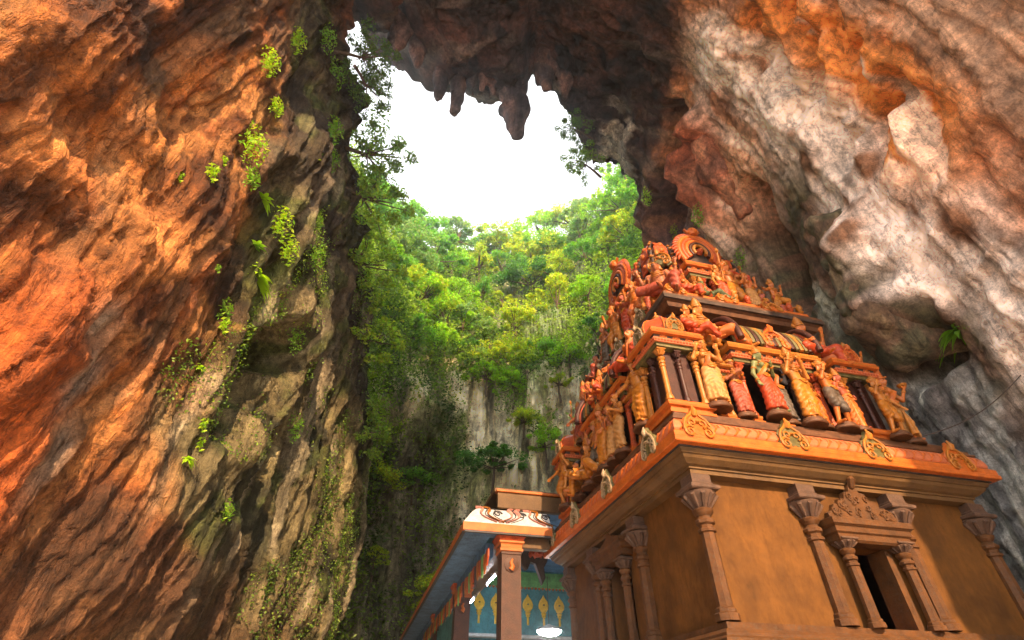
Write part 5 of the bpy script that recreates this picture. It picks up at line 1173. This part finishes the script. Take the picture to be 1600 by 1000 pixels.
# undergrowth on the slope and ledges (nobody could count it)
rng = np.random.RandomState(3)
def scatter_bowl(n, z0, z1, size, tone, thr, seed, name, label, p0=-95, p1=95):
    rng = np.random.RandomState(seed); p = rng.uniform(p0, p1, n); z = z0+(z1-z0)*rng.rand(n)
    z = np.minimum(z, rim(p)+.5)
    x, y, zz = bowl(p, z); a = np.radians(p); keep = fbm(x/3.5+seed, y/3.5, zz/3.5, 3) > thr+.5*(sstep(-12, -6, p)*(1-sstep(18, 26, p))*(1-sstep(24, 30, zz)))
    off = .2+3.4*rng.rand(n)**1.6; C = np.stack([x-np.sin(a)*off, y-np.cos(a)*off, zz+rng.uniform(-.3, .3, n)], -1)[keep]
    m_ = len(C); cl = sstep(-.5, .6, fbm(C[:, 0]/2.2, C[:, 1]/2.2, C[:, 2]/2.2, 2))[:, None]
    col = (np.array(tone[0])*(1-cl)+np.array(tone[1])*cl)*rng.uniform(.6, 1.3, (m_, 1))
    V, Q, c = leaf_cards(C, size, rng, col=col); o = inst(name, np_mesh(name, V, Q, M_leaf, True, c)); o.color = (1, 1, 1, 1); tag(o, label, 'undergrowth', kind='stuff'); return o
scatter_bowl(100000, 32, 78, .36, ((.10,.22,.03), (.36,.55,.05)), -.35, 4, 'undergrowth', 'dense green undergrowth covering the forest slope')
scatter_bowl(42000, 8, 37, .30, ((.06,.15,.02), (.25,.42,.04)), -.02, 9, 'ledge_plants', 'patches of small green plants on the far cliff ledges')
scatter_bowl(20000, 4, 34, .30, ((.05,.11,.02), (.20,.32,.04)), -.1, 12, 'recess_plants', 'green shrubs and creepers in the dark recess left of the pale cliff', -78, -16)
scatter_bowl(26000, 16, 56, .32, ((.10,.22,.03), (.36,.55,.05)), -.2, 31, 'rim_creepers', 'bright leafy creepers spilling down the left rim of the shaft', -98, -38)
# ivy and small growth on the left wall near the mouth
def scatter_wall(n, s0, s1, y0, y1, size, thr, seed, name, label, tone):
    rng = np.random.RandomState(seed); s = rng.uniform(s0, s1, n); y = y0+(y1-y0)*rng.rand(n); y = np.minimum(y, mouth(s)+.6)
    x, _, z = vault(s, y); keep = fbm(y/1.6+seed, s/4.2, 0*s, 3)+.5*sstep(y0, y1, y) > thr; s, y, x, z = s[keep], y[keep], x[keep], z[keep]
    d = relief(s, y, x, z); xa, _, za = vault(s-.05, y); xb, _, zb = vault(s+.05, y); tx, tz = xb-xa, zb-za; l = np.hypot(tx, tz); nx, nz = tz/l, -tx/l
    o_ = d+rng.uniform(.02, .35, len(s)); C = np.stack([x+nx*o_, y, z+nz*o_], -1)
    cl = rng.rand(len(s), 1)**1.5; col = np.array(tone[0])*(1-cl)+np.array(tone[1])*cl
    V, Q, c = leaf_cards(C, size, rng, up=.3, droop=.5, col=col); o = inst(name, np_mesh(name, V, Q, M_leaf, True, c)); o.color = (1, 1, 1, 1); tag(o, label, 'creeper', kind='stuff')
scatter_wall(26000, 3, 29, 17, 34, .13, .58, 21, 'wall_creeper', 'small green creepers clinging to the grey left wall near the opening', ((.06,.14,.02), (.28,.42,.05)))
scatter_wall(9000, 11, 31, 11.5, 17.5, .10, .66, 22, 'vine_strands', 'thin trails of green leaves down the middle of the left wall', ((.08,.2,.02), (.34,.5,.05)))
# single plants rooted in the left wall
def plant_mesh(seed, n, rad, leaf, ratio=.45, fern=False):
    rng = np.random.RandomState(seed); C = []
    for k in range(n):
        q = rng.normal(size=3); q /= np.linalg.norm(q); q *= rad*rng.rand()**.5; C.append((q[0]*.9, -abs(q[1])*.7, q[2]*1.25-.1))
    V, Q, c = leaf_cards(np.array(C), leaf, rng, up=.8, ratio=ratio, droop=.45); return np_mesh('leaves', V, Q, M_leaf, True, c)
def rosette_mesh(seed, n, L):
    rng = np.random.RandomState(seed); V = []; Q = []; col = []
    for k in range(n):
        a = rng.uniform(0, 6.28); el = rng.uniform(-.2, .9); l = L*rng.uniform(.7, 1.2); w = l*.14; seg = 6
        d = np.array([math.cos(a), -abs(math.sin(a))*.8-.1, 0]); s_ = np.cross(d, [0, 0, 1]); c = rng.uniform(.7, 1.25)
        for i in range(seg+1):
            t = i/seg; p = d*l*t*math.cos(el*.6)+np.array([0, 0, l*(t*el*.9-.75*t*t)]); ww = w*math.sin(min(1, t+.12)*math.pi)**.7+.004
            V += [p+s_*ww, p-np.array([0, 0, .02*l]), p-s_*ww]; col += [(c, c, c*.8)]*3
            if i: b = len(V)-6; Q += [(b, b+1, b+4, b+3), (b+1, b+2, b+5, b+4)]
    return np_mesh('leaves', np.array(V), np.array(Q), M_leaf, True, np.array(col))
PL = [plant_mesh(1, 120, .5, .18), plant_mesh(2, 190, .7, .17), plant_mesh(3, 70, .36, .17), rosette_mesh(4, 22, .8), rosette_mesh(5, 16, .6), plant_mesh(6, 260, .95, .16)]
ST = MB().tube([(0,.25,-.1), (0,.05,0), (.02,-.15,.02), (.05,-.3,-.05)], [.035, .03, .02, .008], 6).mesh('stem', M_bark, 60)
def wall_plant(s, y, kind, sc, tone, label, group='plants rooted in the left cave wall', out=.05):
    p, n, t = vault_frame(s, y); rz = math.atan2(n[0], -n[1]) if abs(n[0])+abs(n[1]) > 1e-6 else 0
    o = empty('wall_plant', p+n*out, rz, None, sc); tag(o, label, 'plant', group)
    c = inst('leaves', PL[kind], o); c.color = tone+(1,); inst('stem', ST, o)
LIME = (.42,.70,.035); GRN = (.22,.46,.04); DGR = (.09,.2,.035)
WP = [(25.15,8.23,1,.85,LIME,'lime-green plant high on the left wall near the top edge of the picture'),(21.97,7.79,1,.8,LIME,'round lime-green plant just below and left of the topmost wall plant'),
 (21.6,9.2,0,.8,LIME,'bright plant on the left wall above the largest leafy clump'),(19.2,9.3,5,.85,LIME,'largest bright leafy clump on the upper left wall'),(18.2,9.9,0,.8,GRN,'green tuft hanging just under the largest leafy clump'),
 (16.8,8.74,2,.85,LIME,'small lime tuft on the orange rock left of the leafy clumps'),(17.7,8.95,2,.5,LIME,'tiny sprig just right of the small lime tuft'),(15.8,8.23,2,.45,LIME,'tiny lime sprig farthest left on the orange wall'),
 (19.0,11.44,4,.8,LIME,'star-leaved plant at the top of the long hanging column of leaves'),(18.9,12.4,1,1.0,LIME,'bright middle plant of the long hanging column of leaves'),(18.4,13.26,1,.9,LIME,'drooping lime plant low in the hanging column of leaves'),
 (17.0,13.4,3,1.0,LIME,'large rosette with long pointed leaves at the end of the leaf column'),(17.6,12.5,4,.8,GRN,'green rosette just left of the large pointed rosette'),(24.99,11.95,1,1.0,GRN,'mid-green bush on the dark rock right of the leafy clumps'),
 (24.6,13.26,1,.9,GRN,'green bush under another on the dark rock near the mouth'),(28.9,11.0,5,.9,GRN,'dark leafy bush at the left edge of the sky'),(28.6,9.2,5,.8,GRN,'leafy bush at the top of the left wall beside the vault'),
 (14.86,12.75,0,.75,GRN,'narrow green plant below the rosettes'),(14.3,12.9,2,.8,LIME,'small lime plant below the narrow green plant'),(12.7,13.2,4,.5,LIME,'single lime fern on the brown wall at mid height'),
 (11.2,13.9,2,.6,LIME,'small yellow-green sprig below the single lime fern'),(10.8,14.4,2,.6,LIME,'lower sprig of the pair beneath the lime fern'),(10.06,13.95,4,.55,LIME,'round-leaved lime fern low on the brown wall'),
 (9.6,16.8,0,.7,GRN,'green tuft beside the dark hollow low on the left wall'),(19.6,14.65,5,.7,GRN,'dark green trailing plant right of the leaf column'),(21.0,13.9,0,.9,GRN,'green trailing plant above the dark trailing one'),
 (17.2,17.3,5,.75,GRN,'green bush above the dark hollow in the left wall'),(14.6,20.5,5,.7,GRN,'green bush on the grey wall right of the hollow'),(19.5,20.5,5,.9,GRN,'leafy bush on the grey wall near the cave mouth edge'),
 (15.0,11.0,2,.4,GRN,'faint green sprig in the middle of the orange wall')]
for w_ in WP: wall_plant(*w_)
RG = 'plants on the right cave wall'
for w_ in [(58.4,22.3,5,.9,LIME,'lime plant on the purple rock pillar right of the sky'),(60.6,24.5,5,.8,LIME,'lime plant lower down the purple rock pillar'),(62.6,25.5,5,.9,LIME,'yellow-green plant behind the top of the temple'),
           (66.2,18.0,5,.8,GRN,'green bush on the rock just right of the crowning gable'),(69.5,18.4,5,.7,GRN,'green bush right of the upper slab figures'),(79.5,12.2,3,1.3,GRN,'hanging green fern under the brown boulder at right'),(79.8,11.7,3,.8,GRN,'smaller fern hanging right of the larger one under the boulder')]: wall_plant(*w_, group=RG)
# trees leaning into the sky gap from the edges of the vault
sm, tp = crown_mesh(90, 1.7, 1.5, 26, 90, .17, -.8); s_tr = MB().tube([(-1.9,-.6,-.9), (-1.2,-.3,-.5), (-.5,0,-.3), (.1,.1,0), (.9,.1,.25)], [.13, .11, .08, .06, .02], 7)
for t in tp[::3]: s_tr.tube([(-.4,0,-.3), tuple(np.array(t)*.55+np.array([0,0,-.15])), tuple(t)], [.05, .03, .008], 5)
s_tr = s_tr.mesh('trunk', M_bark, 60)
for (x, y, z, sc, rz, tone, lab) in ((-7.6,15.6,26.6,1.15,.2,(.2,.38,.06),'slender tree leaning from the left wall into the white sky'),(-7.9,17.6,25.2,1.25,.5,(.26,.44,.05),'bright tree under the leaning one at the left edge of the sky'),
        (-6.9,10.6,27.0,.75,0,(.10,.2,.04),'dark leafy branch hanging in the gap left of the vault'),(-7.0,11.9,26.4,.7,1,(.12,.24,.04),'dark leafy branch at the upper left edge of the sky'),(4.5,19.4,35.6,.7,3.1,(.12,.24,.05),'dark leafy branch hanging at the right edge of the sky'),(5.3,21.9,35.2,.85,3.3,(.2,.36,.05),'green leafy branch hanging below another at right edge of sky'),
        (-9.3,22.0,24.5,1.4,.4,(.24,.4,.04),'bright bushy tree on the left cliff edge below the sky'),(-9.6,25.5,21.5,1.5,.6,(.3,.46,.04),'lime bushy tree halfway down the left cliff edge'),(-9.8,29,16.5,1.3,.8,(.2,.34,.04),'green bushy tree low on the left cliff edge')):
    o = empty('leaning_tree', (x, y, z), rz, None, sc); tag(o, lab, 'tree', 'trees rooted on the cave edge'); c = inst('crown', sm, o); c.color = tone+(1,); inst('trunk', s_tr, o)
# strap-leaved plants hanging over the far cliff
def strap_mesh(seed, n, L):
    rng = np.random.RandomState(seed); V = []; Q = []; col = []
    for k in range(n):
        a = rng.uniform(-1.9, 1.9); out = rng.uniform(.3, 1.3); l = L*rng.uniform(.6, 1.2); w = .05*rng.uniform(.7, 1.3); x0 = rng.normal()*.35; c = rng.uniform(.6, 1.3); d = np.array([math.sin(a), -math.cos(a), 0]); s_ = np.cross(d, [0, 0, 1])
        for i in range(7):
            t = i/6; p = np.array([x0, 0, 0])+d*out*(1-(1-t)**2)+np.array([0, 0, .5*t-l*t**2]); ww = w*(1-.8*t)
            V += [p+s_*ww, p-s_*ww]; col += [(c, c, c)]*2
            if i: b = len(V)-4; Q.append((b, b+1, b+3, b+2))
    return np_mesh('blades', np.array(V), np.array(Q), M_leaf, True, np.array(col))
sm_ = [strap_mesh(1, 70, 3.2), strap_mesh(2, 60, 2.6)]
for i, (p, z) in enumerate(((6,40),(9,42),(12,41),(15,43),(18,41.5),(10,38.5),(14,38.5),(20,39))):
    x, y, zz = bowl(np.array([p*1.0]), np.array([z*1.0])); a = math.radians(p)
    o = empty('strap_leaf_plant', (float(x[0])-math.sin(a)*1.9, float(y[0])-math.cos(a)*1.9, float(zz[0])+1.0), -a, None, 1.25); tag(o, 'grey-green plant with long hanging strap leaves, %s from the left above pale cliff' % ORD[i], 'plant', 'strap-leaved plants above the pale cliff')
    c = inst('blades', sm_[i % 2], o); c.color = (.34,.42,.24,1); inst('stem', ST, o)
# ---------------------------------------------------------------- damp air that pales the far forest
hz = MB(); hz.box((0, 38, 44), (150, 130, 92)); haze = hz.build('haze'); tag(haze, kind='stuff')
mh = bpy.data.materials.new('haze'); mh.use_nodes = True; t_ = mh.node_tree; t_.nodes.clear()
pv = t_.nodes.new('ShaderNodeVolumePrincipled'); pv.inputs['Color'].default_value = (.95, .98, 1, 1); pv.inputs['Density'].default_value = .0016; pv.inputs['Anisotropy'].default_value = .82
mo = t_.nodes.new('ShaderNodeOutputMaterial'); t_.links.new(pv.outputs[0], mo.inputs['Volume']); haze.data.materials.append(mh)
SC.cycles.volume_bounces = 0
